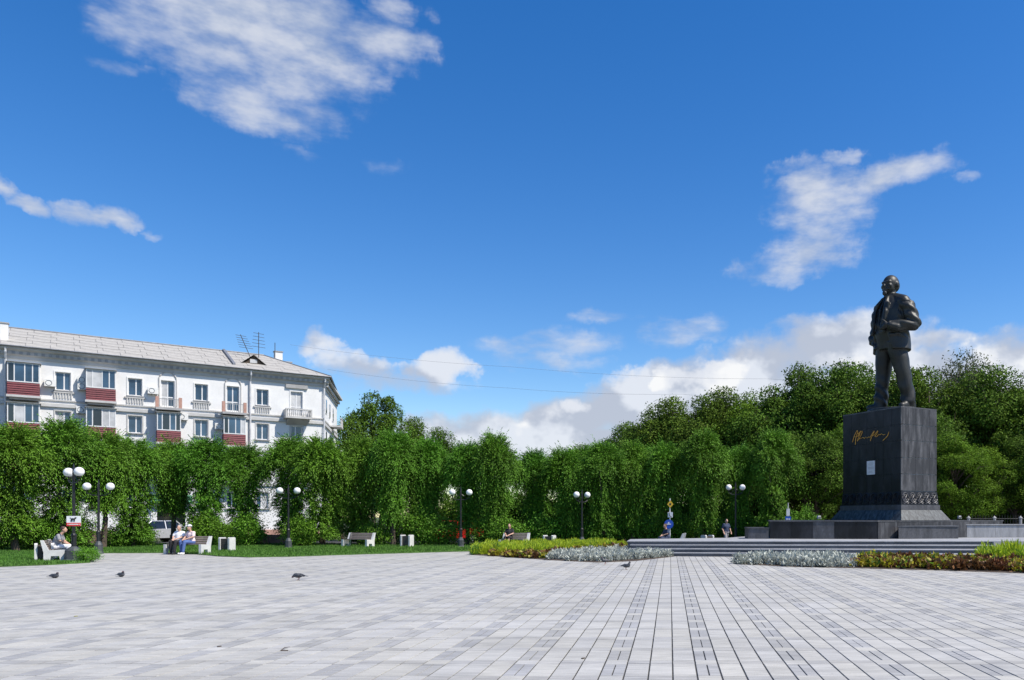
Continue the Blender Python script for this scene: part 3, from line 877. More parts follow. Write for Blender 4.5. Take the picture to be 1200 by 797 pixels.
# ------------------------------------------------------------------ statue
def statue_mesh():
    m = MB()
    # trousers, shoes
    m.loft([(-.145, -.06, .03, .075, .10), (-.145, -.05, .10, .090, .104), (-.142, -.04, .25, .086, .096), (-.136, -.02, .48, .094, .104), (-.118, -.01, .70, .112, .128), (-.10, .0, .90, .125, .150)])
    m.loft([(.185, .15, .03, .078, .10), (.185, .145, .10, .094, .106), (.180, .125, .25, .090, .099), (.168, .075, .48, .099, .109), (.138, .03, .70, .118, .131), (.10, .0, .90, .127, .150)])
    for sx, yy, yaw in ((-.145, -.06, -.15), (.185, .15, .3)):
        m.cap((sx, yy + .06, .045), (sx + math.sin(yaw) * .17, yy - .16, .04), .055, .045)
        m.cap((sx, yy, .07), (sx + math.sin(yaw) * .10, yy - .09, .055), .06, .05)
    # trunk with waistcoat
    m.loft([(0, 0, .82, .215, .15), (0, -.005, .92, .215, .165), (0, -.02, 1.04, .205, .185), (0, -.015, 1.18, .205, .175), (0, .0, 1.32, .215, .155), (0, .01, 1.42, .205, .125), (0, .015, 1.48, .14, .10), (0, .01, 1.53, .075, .08)])
    # open coat
    m.shell([(0, .02, .795, .292, .222, 44), (0, .018, .86, .284, .222, 40), (0, .012, .98, .272, .222, 33), (0, .0, 1.10, .268, .218, 27), (0, .0, 1.22, .266, .202, 24), (0, .0, 1.34, .262, .180, 24), (0, .01, 1.43, .250, .150, 26), (0, .015, 1.50, .175, .125, 30), (0, .015, 1.55, .105, .105, 34)], .045)
    for s in (-1, 1):
        m.cap((s * .05, .02, 1.52), (s * .24, .015, 1.43), .075, .09)                  # shoulder line
    # lapels, collar, pocket flap
    for s in (-1, 1):
        m.tube([(s * .045, -.085, 1.53), (s * .085, -.150, 1.43), (s * .115, -.185, 1.30), (s * .105, -.205, 1.14), (s * .125, -.215, 1.02)], [.020, .030, .036, .026, .016], 8)
        m.tube([(s * .085, -.15, 1.44), (s * .135, -.15, 1.42), (s * .135, -.165, 1.34)], [.012, .024, .012], 8)
        m.tube([(s * .03, -.07, 1.545), (s * .085, -.03, 1.555), (s * .07, .06, 1.56), (0, .10, 1.56)], [.02, .024, .024, .022], 8)
        m.tube([(s * .18, -.165, .985), (s * .26, -.07, .985)], [.02, .02], 8)
    m.tube([(0, -.095, 1.52), (0, -.175, 1.35), (0, -.205, 1.15), (0, -.20, 1.02)], [.016, .018, .014, .008], 6)
    # left arm: elbow out, hand closed on the coat front
    m.cap((.235, .02, 1.415), (.30, .05, 1.33), .092, .098)
    m.cap((.29, .045, 1.35), (.375, .085, 1.115), .098, .086)
    m.cap((.375, .085, 1.11), (.255, -.13, 1.085), .085, .070)
    m.cap((.27, -.11, 1.085), (.225, -.175, 1.09), .074, .068)
    m.cap((.225, -.18, 1.09), (.175, -.235, 1.10), .036, .044)          # wrist and palm
    for k, (dz, l) in enumerate(((.036, .085), (.012, .095), (-.012, .088), (-.034, .07))):
        a = Vector((.165, -.245, 1.10 + dz)); b = a + Vector((-.045, -.020, .004)); c = b + Vector((-.028, .022, -.004)) * (l / .09)
        m.cap(a, b, .0150, .0145, 8); m.cap(b, c, .0145, .0125, 8)
    m.cap((.185, -.235, 1.13), (.150, -.255, 1.165), .018, .016, 8); m.cap((.150, -.255, 1.165), (.125, -.262, 1.185), .016, .012, 8)
    # right arm: hand in the trouser pocket, pushing the coat back
    m.cap((-.235, .02, 1.415), (-.275, .02, 1.32), .092, .096)
    m.cap((-.275, .02, 1.34), (-.300, .01, 1.12), .098, .090)
    m.cap((-.300, .01, 1.12), (-.235, -.10, .99), .090, .075)
    m.cap((-.235, -.10, .99), (-.18, -.12, .93), .055, .05)
    for k in range(4):
        a = Vector((-.185 + .014 * k, -.135 - .006 * k, .905)); m.cap(a, a + Vector((.025, -.01, -.055)), .017, .015, 8)
    m.cap((-.19, -.15, .94), (-.165, -.175, .905), .016, .013, 8)
    # neck and head
    m.cap((0, .015, 1.50), (0, -.005, 1.60), .082, .075)
    h = MB()
    h.ball((0, .015, 1.705), (.090, .110, .108), 20, 14)
    h.ball((0, -.030, 1.655), (.074, .078, .085), 18, 12)
    h.ball((0, .06, 1.69), (.080, .070, .080), 18, 12)
    for s in (-1, 1):
        h.cap((s * .045, -.082, 1.713), (s * .015, -.098, 1.708), .018, .016, 8)       # brow
        h.ball((s * .048, -.076, 1.665), (.026, .022, .026), 10, 8)                    # cheek
        h.ball((s * .033, -.090, 1.690), (.013, .010, .009), 8, 6)                     # eye
        h.ball((s * .093, .018, 1.685), (.014, .026, .036), 10, 8)                     # ear
        h.cap((0, -.108, 1.638), (s * .045, -.088, 1.625), .014, .010, 8)              # moustache
    h.cap((0, -.098, 1.705), (0, -.122, 1.662), .012, .018, 8)                         # nose
    h.cap((0, -.098, 1.612), (0, -.108, 1.580), .022, .030, 10)                        # chin and beard
    h.cap((0, -.108, 1.580), (0, -.112, 1.556), .026, .012, 10)
    k, ca, sa = 1.15, math.cos(R(14)), math.sin(R(14))      # the head turns a little to his left
    m.add([((x * ca - y * sa) * k, (x * sa + y * ca - .01) * k + .005, 1.60 + (z - 1.60) * k) for x, y, z in h.v], h.f)
    # base
    m.loft([(0.01, .03, -.02, .36, .34), (0.01, .03, .012, .35, .33)], 24)
    return m
def folds(co):
    x, y, z = co[:, 0], co[:, 1], co[:, 2]
    leg = np.clip((.85 - z) / .2, 0, 1) * np.clip((z - .05) / .1, 0, 1)
    w = .010 * np.sin(z * 30 + x * 12 + 3 * np.sin(y * 14 + z * 5)) * leg * np.clip((.55 - z) / .3, .25, 1)
    arm = (np.abs(x) > .24) & (z > .95) & (z < 1.42)
    w += .008 * np.sin(z * 48 + y * 30) * arm
    coat = np.clip((z - .8) / .08, 0, 1) * np.clip((1.3 - z) / .2, 0, 1) * (~arm)
    w += .006 * np.sin(x * 26 + z * 18 + 2 * np.sin(z * 11)) * coat
    return w
stc = PED + Vector((1.28 * math.cos(PED_A) - 2.0 * math.sin(PED_A), 1.28 * math.sin(PED_A) + 2.0 * math.cos(PED_A), 0))
SS = 3.98
statue = remesh(statue_mesh(), 'statue', 'bronze', .0085, None, 3, folds)
statue.location = (stc.x, stc.y, 7.40 + .02 * SS + .003)
statue.rotation_euler = (0, 0, R(-65))
statue.scale = (SS, SS, SS)
tag(statue, 'large dark bronze statue of a standing man in open coat, hand at chest', 'statue')

# ================================================================== APARTMENT BUILDING
BA = Vector((-51.8, 63.5, 0))
BR = math.atan2(.6, .8)
def s_of(px):
    k = px - PX
    return (F * BA.x - k * BA.y) / (k * .6 - F * .8)
def z_of(px, py):
    return H + (PY - py) * (BA.y + .6 * s_of(px)) / F
bld = thing('apartment_building', 'long white four storey apartment block with slate roof and red balconies', 'building', BA, BR)
S0, S1 = -16.0, s_of(378)
ST = 3.15
openings = []          # (s0, s1, z0, z1)
windows = []
logs = []
bays = [(14, 42, 'L', 'L'), (66, 81.5, 'W', 'W'), (104.5, 131, 'L', 'L'), (151, 165.5, 'W', 'W'), (189.6, 203.7, 'A', 'L'), (229, 242.7, 'W', 'W'), (265.8, 280, 'A', 'L'), (301, 314, 'W', 'W'), (341, 354, 'E', 'W')]
cols = [(s_of(a), s_of(b), t, u) for a, b, t, u in bays]
s = S0 + 1.5
while s < -1.8:
    cols.append((s, s + 1.15, 'W', 'W')); s += 2.7
for (a, b, t, u) in cols:
    for fl in range(4):
        kind = (t, u, u if u != 'E' else 'W', 'W')[fl]
        zs = 11.95 - ST * fl
        c = (a + b) / 2
        if fl == 3 and 12 < c < 0:
            continue
        if kind == 'W':
            w = min(1.25, max(1.0, b - a))
            openings.append((c - w / 2, c + w / 2, zs, zs + 1.45)); windows.append((c - w / 2, c + w / 2, zs, zs + 1.45, fl))
        elif kind == 'A':
            openings.append((c - .5, c + .5, zs - .72, zs + 1.5)); windows.append((c - .5, c + .5, zs - .72, zs + 1.5, fl))
        elif kind == 'E':
            openings.append((c - .52, c + .52, zs - .72, zs + 1.5)); windows.append((c - .52, c + .52, zs - .72, zs + 1.5, fl))
        else:
            logs.append((c, fl, 2.0 if t == 'L' else 1.75))
# a shop opening at street level, seen between the trees
sh0, sh1 = s_of(184), s_of(217)
openings = [q for q in openings if not (q[2] < 4 and q[1] > sh0 - .4 and q[0] < sh1 + .4)]
windows = [q for q in windows if not (q[2] < 4 and q[1] > sh0 - .4 and q[0] < sh1 + .4)]
openings.append((sh0, sh1, .5, 2.7))
def wall_mesh(s0, s1, z0, z1, ops, depth):
    xs = sorted({s0, s1} | {q[0] for q in ops} | {q[1] for q in ops})
    zs = sorted({z0, z1} | {q[2] for q in ops} | {q[3] for q in ops})
    m = MB()
    for i in range(len(xs) - 1):
        for j in range(len(zs) - 1):
            cx, cz = (xs[i] + xs[i + 1]) / 2, (zs[j] + zs[j + 1]) / 2
            if any(q[0] < cx < q[1] and q[2] < cz < q[3] for q in ops):
                continue
            m.add([(xs[i], 0, zs[j]), (xs[i + 1], 0, zs[j]), (xs[i + 1], 0, zs[j + 1]), (xs[i], 0, zs[j + 1])], [(0, 1, 2, 3)])
    for a, b, c, d in ops:
        for p, q in (((a, c), (b, c)), ((b, c), (b, d)), ((b, d), (a, d)), ((a, d), (a, c))):
            m.add([(p[0], 0, p[1]), (q[0], 0, q[1]), (q[0], depth, q[1]), (p[0], depth, p[1])], [(0, 1, 2, 3)])
    return m
TOPZ = 14.9
wl = wall_mesh(S0, S1, -.05, TOPZ, openings, .22).build('wall', 'wall_white', bld)
sd = Vector((.332, .943, 0)); SL = 15.0
c1 = Vector((S1, 0, 0)); c2 = c1 + sd * SL
MB().add([(c1.x, c1.y, -.05), (c2.x, c2.y, -.05), (c2.x, c2.y, TOPZ), (c1.x, c1.y, TOPZ)], [(0, 1, 2, 3)]).build('side_wall', 'wall_white', bld)
MB().add([(S0, 0, -.05), (S0, 13, -.05), (S0, 13, TOPZ), (S0, 0, TOPZ)], [(0, 1, 2, 3)]).build('end_wall', 'wall_white', bld)
MB().add([(S0, 13.2, -.05), (c2.x, c2.y, -.05), (c2.x, c2.y, TOPZ), (S0, 13.2, TOPZ)], [(0, 1, 2, 3)]).build('rear_wall', 'wall_white', bld)
rs = random.Random(11)
def window(a, b, c, d, fl, par=bld, y=.16, mull=True):
    f = MB(); t = .07
    f.bbox(a, b, y - .03, y + .03, c, c + t).bbox(a, b, y - .03, y + .03, d - t, d).bbox(a, a + t, y - .028, y + .028, c + t, d - t).bbox(b - t, b, y - .028, y + .028, c + t, d - t)
    mid = a + (b - a) * rs.choice((.42, .5, .58))
    f.bbox(mid - .045, mid + .045, y - .026, y + .026, c + t, d - t)
    if d - c > 1.9:
        f.bbox(a + t, b - t, y - .024, y + .024, c + .75, c + .85)
    w = f.build('window', 'frame_white', par)
    for p, q in ((a + t, mid - .045), (mid + .045, b - t)):
        MB().bbox(p, q, y - .006, y + .006, c + t, d - t).build('pane', rs.choice(('glass', 'glass', 'glass', 'curtain')), w)
for (a, b, c, d, fl) in windows:
    window(a, b, c, d, fl)
    if d - c < 1.6:
        MB().bbox(a - .12, b + .12, -.14, .02, c - .09, c - .004).build('window_sill', 'trim_grey', bld)
    MB().bbox(a - .1, a - .004, -.04, .0, c, d + .10).bbox(b + .004, b + .1, -.04, .0, c, d + .10).bbox(a - .004, b + .004, -.04, 0, d + .004, d + .10).build('window_surround', 'trim_white' if fl else 'wall_white', bld)
    if fl == 0 and d - c < 1.6:
        m = MB()
        for k in range(7):
            xx = a - .05 + (b - a + .1) * k / 6
            m.bbox(xx - .045, xx + .045, -.09, -.002, 11.28, 11.72)
        m.bbox(a - .25, b + .25, -.11, -.002, 11.72, 11.84)
        m.build('blind_balustrade', 'trim_white', bld)
MB().bbox(sh0, sh1, .10, .14, .5, 2.7).build('shop_window', 'glass_dark', bld)
MB().bbox(sh0 - .45, sh0 - .01, -.12, -.002, .2, 3.3).build('shop_pilaster', 'wall_white', bld)
MB().bbox(sh1 + .01, sh1 + .45, -.12, -.002, .2, 3.3).build('shop_pilaster', 'wall_white', bld)
MB().prof_x([(-.002, 3.35), (-.55, 2.85), (-.55, 2.95), (-.002, 3.6)], sh0 - .5, sh1 + .5).build('shop_awning', 'awning_green', bld)
MB().bbox(S0, S1 + .02, -.12, -.003, -.05, .55).build('base_course', 'pink_stone', bld)
# string courses, cornice
for z0, z1, y in ((11.04, 11.16, -.10), (10.55, 10.82, -.16), (4.55, 4.75, -.12)):
    MB().bbox(S0, S1 + .08, y, -.004, z0, z1).build('string_course', 'trim_white', bld)
for z0 in (9.9, 9.4, 8.9, 8.4, 7.9, 7.3, 6.7, 6.1, 5.5):
    pass
MB().prof_x([(-.002, 14.15), (-.10, 14.15), (-.12, 14.40), (-.26, 14.46), (-.30, 14.72), (-.55, 14.86), (-.60, 15.06), (-.002, 15.06)], S0, S1 + .5).build('cornice', 'trim_white', bld)
m = MB(); x = S0 + .1
while x < S1:
    m.bbox(x, x + .22, -.36, -.20, 14.48, 14.68); x += .46
m.build('dentil_row', 'trim_grey', bld)
# cornice on the side wall
nv = Vector((.943, -.332, 0))
m = MB()
for (o0, z0, o1, z1) in ((.05, 14.2, .12, 14.42), (.3, 14.46, .32, 14.7), (.55, 14.86, .6, 15.05)):
    a0, a1 = c1 + nv * .003, c2 + nv * .003
    b0, b1 = c1 + nv * o1, c2 + nv * o1
    m.prism([(a0.x, a0.y), (b0.x, b0.y), (b1.x, b1.y), (a1.x, a1.y)], z0, z1)
m.build('side_cornice', 'trim_white', bld)
for z0, z1, w in ((11.04, 11.16, .1), (10.55, 10.82, .16)):
    b0, b1 = c1 + nv * w, c2 + nv * w
    MB().prism([(c1.x, c1.y), (b0.x, b0.y), (b1.x, b1.y), (c2.x, c2.y)], z0, z1).build('string_course', 'trim_white', bld)
ang = math.atan2(sd.y, sd.x)
for dist in (3.0, 6.5, 10.0):
    for fl in range(2):
        c = c1 + sd * dist + nv * .02
        zz = 11.95 - ST * fl
        w = MB().box((0, 0, .7), (1.15, .06, 1.45)).build('window', 'frame_white', bld, (c.x, c.y, zz), ang)
        MB().box((-.27, -.035, .7), (.46, .012, 1.3)).build('pane', 'glass', w); MB().box((.27, -.035, .7), (.46, .012, 1.3)).build('pane', 'glass', w)
for fl in range(2):
    c = c1 + sd * 8.2 + nv * .55; zz = 11.1 - ST * fl
    b = MB().box((0, 0, .05), (2.4, 1.1, .16)).build('balcony', 'trim_white', bld, (c.x, c.y, zz), ang)
    r = MB()
    for k in range(12):
        r.box((-1.1 + .2 * k, -.5, .5), (.06, .06, .75))
    r.box((0, -.5, .9), (2.4, .12, .1)); r.build('railing', 'trim_white', b)
# enclosed balconies clad in red boards
def loggia(c, fl, w):
    z = 11.10 - ST * fl; d = 1.0
    b = MB().bbox(c - w / 2 - .06, c + w / 2 + .06, -d - .05, -.004, z - .05, z + .12).build('balcony', 'trim_white', bld)
    m = MB()
    m.bbox(c - w / 2 + .1, c + w / 2 - .1, -d * .75, -.02, z - .22, z - .052).build('bracket', 'trim_grey', b)
    nb = 6
    for k in range(nb):
        zz = z + .12 + 1.0 * k / nb
        MB().prof_x([(-d - .012, zz), (-d + .03, zz + 1.0 / nb - .012), (-d + .04, zz + 1.0 / nb - .012), (-d + .04, zz)], c - w / 2, c + w / 2).build('board', rs.choice(('red_siding', 'red_siding_b')), b)
    for s_ in (-1, 1):
        xx = c + s_ * (w / 2 - .03)
        MB().bbox(xx - .025, xx + .025, -d + .042, -.006, z + .12, z + 1.11).build('side_board', 'red_siding', b)
    gz0, gz1 = z + 1.12, z + 2.64
    f = MB()
    f.bbox(c - w / 2, c + w / 2, -d, -d + .06, gz0, gz0 + .08).bbox(c - w / 2, c + w / 2, -d, -d + .06, gz1 - .08, gz1)
    xs = [c - w / 2, c - w * .30, c + w * .02, c + w * .26, c + w / 2 - .07]
    for x in xs:
        f.bbox(x, x + .07, -d + .002, -d + .058, gz0 + .08, gz1 - .08)
    for s_ in (-1, 1):
        xx = c + s_ * (w / 2 - .035)
        f.bbox(xx - .03, xx + .03, -.07, -.005, gz0, gz1); f.bbox(xx - .028, xx + .028, -d + .06, -.07, gz0, gz0 + .07); f.bbox(xx - .028, xx + .028, -d + .06, -.07, gz1 - .07, gz1)
    fr_ = f.build('glazing_frame', 'frame_white', b)
    for i in range(4):
        MB().bbox(xs[i] + .07, xs[i + 1], -d + .024, -d + .036, gz0 + .08, gz1 - .08).build('pane', rs.choice(('glass', 'glass', 'curtain', 'glass_dark')), fr_)
    for s_ in (-1, 1):
        xx = c + s_ * (w / 2 - .035)
        MB().bbox(xx - .006, xx + .006, -d + .06, -.07, gz0 + .07, gz1 - .07).build('pane', 'glass', fr_)
    MB().prof_x([(-d - .14, gz1 + .02), (-d - .14, gz1 + .05), (-.004, gz1 + .16), (-.004, gz1 + .02)], c - w / 2 - .08, c + w / 2 + .08).build('balcony_roof', 'trim_grey', b)
for c, fl, w in logs:
    loggia(c, fl, w)
for (a, b_, t, u) in cols:
    c = (a + b_) / 2
    if t == 'A':
        pts = [(c + .64 * math.cos(math.pi * k / 14), -.03, 13.55 + .64 * math.sin(math.pi * k / 14)) for k in range(15)]
        MB().tube([(c + .64, -.03, 11.3)] + pts + [(c - .64, -.03, 11.3)], .06, 6).build('door_arch', 'trim_white', bld)
        b = MB().bbox(c - .95, c + .95, -.9, -.004, 10.86, 11.04).build('balcony', 'trim_grey', bld)
        for s_ in (-1, 1):
            MB().bbox(c + s_ * .85 - .12, c + s_ * .85 + .12, -.88, -.64, 11.042, 11.95).build('pier', 'pink_stone', b)
        r = MB()
        for k in range(9):
            r.bbox(c - .66 + .165 * k - .015, c - .66 + .165 * k + .015, -.80, -.77, 11.042, 11.75)
        r.bbox(c - .72, c + .72, -.81, -.76, 11.75, 11.80); r.build('railing', 'trim_grey', b)
    if t == 'E':
        b = MB().bbox(c - 1.15, c + 1.15, -1.05, -.004, 10.86, 11.04).build('balcony', 'trim_white', bld)
        for k in range(12):
            xx = c - .96 + .175 * k
            MB().lathe([(.035, 0), (.06, .15), (.065, .25), (.03, .42), (.04, .6)], 6, (xx, -.96, 11.042)).build('baluster', 'trim_white', b)
        r = MB().bbox(c - 1.15, c + 1.15, -1.04, -.86, 11.645, 11.76)
        for s_ in (-1, 1):
            r.bbox(c + s_ * 1.08 - .07, c + s_ * 1.08 + .07, -1.03, -.87, 11.042, 11.644); r.bbox(c + s_ * 1.08 - .05, c + s_ * 1.08 + .05, -.86, -.006, 11.1, 11.70)
        r.build('rail', 'trim_white', b)
        MB().prof_x([(-.8, 10.855), (-.004, 10.3), (-.004, 10.855)], c - .9, c + .9).build('bracket', 'trim_grey', b)
        MB().bbox(c - .95, c + .95, -.16, -.004, 13.75, 14.1).build('door_hood', 'trim_grey', bld)
# air conditioners
for px, py in ((59, 449.5), (97.5, 446), (97.5, 453.5), (179, 458.5), (96, 481), (214, 489), (257, 500), (391, 476)):
    if px > 380:
        continue
    sx, zz = s_of(px), z_of(px, py)
    a = MB().bbox(sx - .38, sx + .38, -.42, -.10, zz - .27, zz + .27).build('air_conditioner', 'ac_white', bld)
    MB().tube([(sx - .1 + .2 * math.cos(6.2832 * k / 14), -.425, zz + .2 * math.sin(6.2832 * k / 14)) for k in range(15)], .022, 5, False).build('fan_guard', 'gutter', a)
    MB().bbox(sx - .30, sx - .26, -.40, -.005, zz - .33, zz - .275).bbox(sx + .26, sx + .30, -.40, -.005, zz - .33, zz - .275).build('bracket', 'trim_grey', a)
# downpipes
for px in (6.5, 293, 379.5):
    sx = s_of(px)
    MB().tube([(sx, -.55, 14.95), (sx, -.5, 14.6), (sx, -.13, 14.0), (sx, -.13, .2)], .085, 8).build('downpipe', 'pipe_grey', bld)
# roof
RY, RZ0, RZ1, RE = 6.2, 15.08, 17.62, 19.3
ec = Vector((S1 + .62, -.62, RZ0)); es = Vector((c2.x + .5, c2.y + .4, RZ0))
roof = MB().add([(S0 - .3, -.62, RZ0), ec, (RE, RY, RZ1), (S0 - .3, RY, RZ1), es, (S0 - .3, 13.6, RZ0)], [(0, 1, 2, 3), (1, 4, 2), (3, 2, 4, 5), (0, 3, 5), (0, 5, 4, 1)]).build('roof', 'gutter', bld)
sl = math.atan2(RZ1 - RZ0, RY + .62); SLN = math.hypot(RZ1 - RZ0, RY + .62)
nr, pwid = 6, 1.55
pm = MB().box((0, 0, 0), (pwid - .03, SLN / nr - .015, .02)).mesh('roof_panel', 'roof_slate')
rs2 = random.Random(2)
for r in range(nr):
    t = (r + .5) / nr
    yy = -.62 + (RY + .62) * t; zz = RZ0 + (RZ1 - RZ0) * t
    xm = ec.x + (RE - ec.x) * t
    x = S0 + pwid / 2 + (.4 if r % 2 else 0)
    while x + pwid / 2 < xm - .05:
        o = link('roof_panel', pm, roof, (x, yy - .03 * math.sin(sl), zz + .035 + rs2.uniform(-.006, .006)))
        o.rotation_euler = (sl - .012 + rs2.uniform(-.006, .006), rs2.uniform(-.006, .006), 0)
        x += pwid
    # the piece cut along the hip
    x -= pwid / 2
    t0, t1 = r / nr, (r + 1) / nr
    def rp(xx, tt): return (xx, -.62 + (RY + .62) * tt, RZ0 + (RZ1 - RZ0) * tt + .035)
    MB().add([rp(x + .02, t0 + .003), rp(ec.x + (RE - ec.x) * t0, t0 + .003), rp(ec.x + (RE - ec.x) * t1, t1 - .003), rp(x + .02, t1 - .003)], [(0, 1, 2, 3)]).build('roof_panel', 'roof_slate', roof)
# side slope in the same sheets
for r in range(nr):
    t0, t1 = r / nr, (r + 1) / nr - .01
    top = Vector((RE, RY, RZ1 + .03)); e1, e2 = ec + Vector((0, 0, .03)), es + Vector((0, 0, .03))
    MB().add([e1.lerp(top, t0), e2.lerp(top, t0), e2.lerp(top, t1), e1.lerp(top, t1)], [(0, 1, 2, 3)]).build('roof_panel', 'roof_slate', roof)
MB().tube([(S0, RY, RZ1 + .06), (RE, RY, RZ1 + .06)], .09, 6).build('ridge_cap', 'gutter', roof)
MB().tube([(RE, RY, RZ1 + .05), (ec.x, ec.y, RZ0 + .05)], .07, 6).build('hip_cap', 'gutter', roof)
MB().tube([(S0, -.66, RZ0 - .02), (ec.x, -.66, RZ0 - .02)], .07, 6).build('gutter', 'gutter', roof)
MB().tube([(ec.x, -.6, RZ0 - .02), (es.x, es.y, RZ0 - .02)], .07, 6).build('gutter', 'gutter', roof)
def roof_z(y): return RZ0 + (RZ1 - RZ0) * (y + .62) / (RY + .62)
# dormer
dx = s_of(301)
m = MB(); y0, z0 = 1.6, roof_z(1.6)
m.add([(dx - .9, y0, z0), (dx + .9, y0, z0), (dx, y0, z0 + .75), (dx - .05, y0 + 2.3, z0 + .8)], [(0, 1, 2), (0, 2, 3), (1, 3, 2)])
dm = m.build('dormer', 'bark', roof)
MB().add([(dx - 1.1, y0 - .2, z0 - .02), (dx, y0 - .2, z0 + .86), (dx, y0 + 2.5, z0 + .9), (dx - 1.1, y0 + .3, z0 + .1)], [(0, 1, 2, 3)]).add([(dx + 1.1, y0 - .2, z0 - .02), (dx, y0 - .2, z0 + .86), (dx, y0 + 2.5, z0 + .9), (dx + 1.1, y0 + .3, z0 + .1)], [(0, 1, 2, 3)]).build('dormer_roof', 'roof_slate', dm)
MB().bbox(dx - .3, dx + .3, y0 - .04, y0 - .005, z0 + .1, z0 + .45).build('pane', 'curtain', dm)
# a low fire wall crossing the roof near the dormer
fx = s_of(275)
MB().prof_x([(.2, roof_z(.2) + .03), (.2, roof_z(.2) + .22), (RY, RZ1 + .25), (RY, RZ1 + .03)], fx - .1, fx + .1).build('fire_wall', 'gutter', roof)
for (cx, cy, w, h, zb) in ((s_of(343), 6.4, .7, .65, 17.3), (s_of(354), 5.8, .5, .6, 16.3), (s_of(372), 6.5, 1.2, .8, 15.5), (s_of(4), 1.2, .5, 1.25, roof_z(1.2) - .2)):
    pass
    c = MB().bbox(cx - w / 2, cx + w / 2, cy - .3, cy + .3, zb, zb + h + .2).build('chimney', 'wall_white', roof)
    MB().bbox(cx - w / 2 - .06, cx + w / 2 + .06, cy - .36, cy + .36, zb + h + .202, zb + h + .29).build('chimney_cap', 'trim_grey', c)
# aerials
def aerial(px, base_y, h, lean, bars):
    sx = s_of(px)
    m = MB(); zb = roof_z(base_y) - .1
    m.tube([(sx, base_y, zb), (sx - lean, base_y, zb + h)], .035, 5)
    for k in range(bars):
        t = .45 + .5 * k / max(bars - 1, 1); w = .75 - .28 * t
        cx, cz = sx - lean * t, zb + h * t
        m.tube([(cx - w, base_y - .15, cz), (cx + w, base_y + .15, cz)], .02, 4)
    m.build('aerial', 'dark_metal', roof)
aerial(305, 4.6, 2.2, .9, 6); aerial(315, 4.8, 2.6, .0, 5); aerial(336, 5.2, 1.7, 0, 0)
#@@SECTION3
# ================================================================== TREES
def leaves_np(C, D, Nn, ln, wd):
    """a folded leaf at every centre C, long axis D, facing Nn"""
    D = D / (np.linalg.norm(D, axis=1, keepdims=True) + 1e-9)
    S = np.cross(D, Nn); S /= (np.linalg.norm(S, axis=1, keepdims=True) + 1e-9)
    n = len(C)
    ln = np.broadcast_to(ln, (n,))[:, None]; wd = np.broadcast_to(wd, (n,))[:, None]
    V = np.stack([C - D * ln * .5, C + S * wd * .5 - D * ln * .05, C + D * ln * .5, C - S * wd * .5 - D * ln * .05], 1)
    return V.reshape(-1, 3), np.arange(n * 4).reshape(-1, 4)
def rand_dir(rng, n):
    v = rng.normal(size=(n, 3)); return v / np.linalg.norm(v, axis=1, keepdims=True)

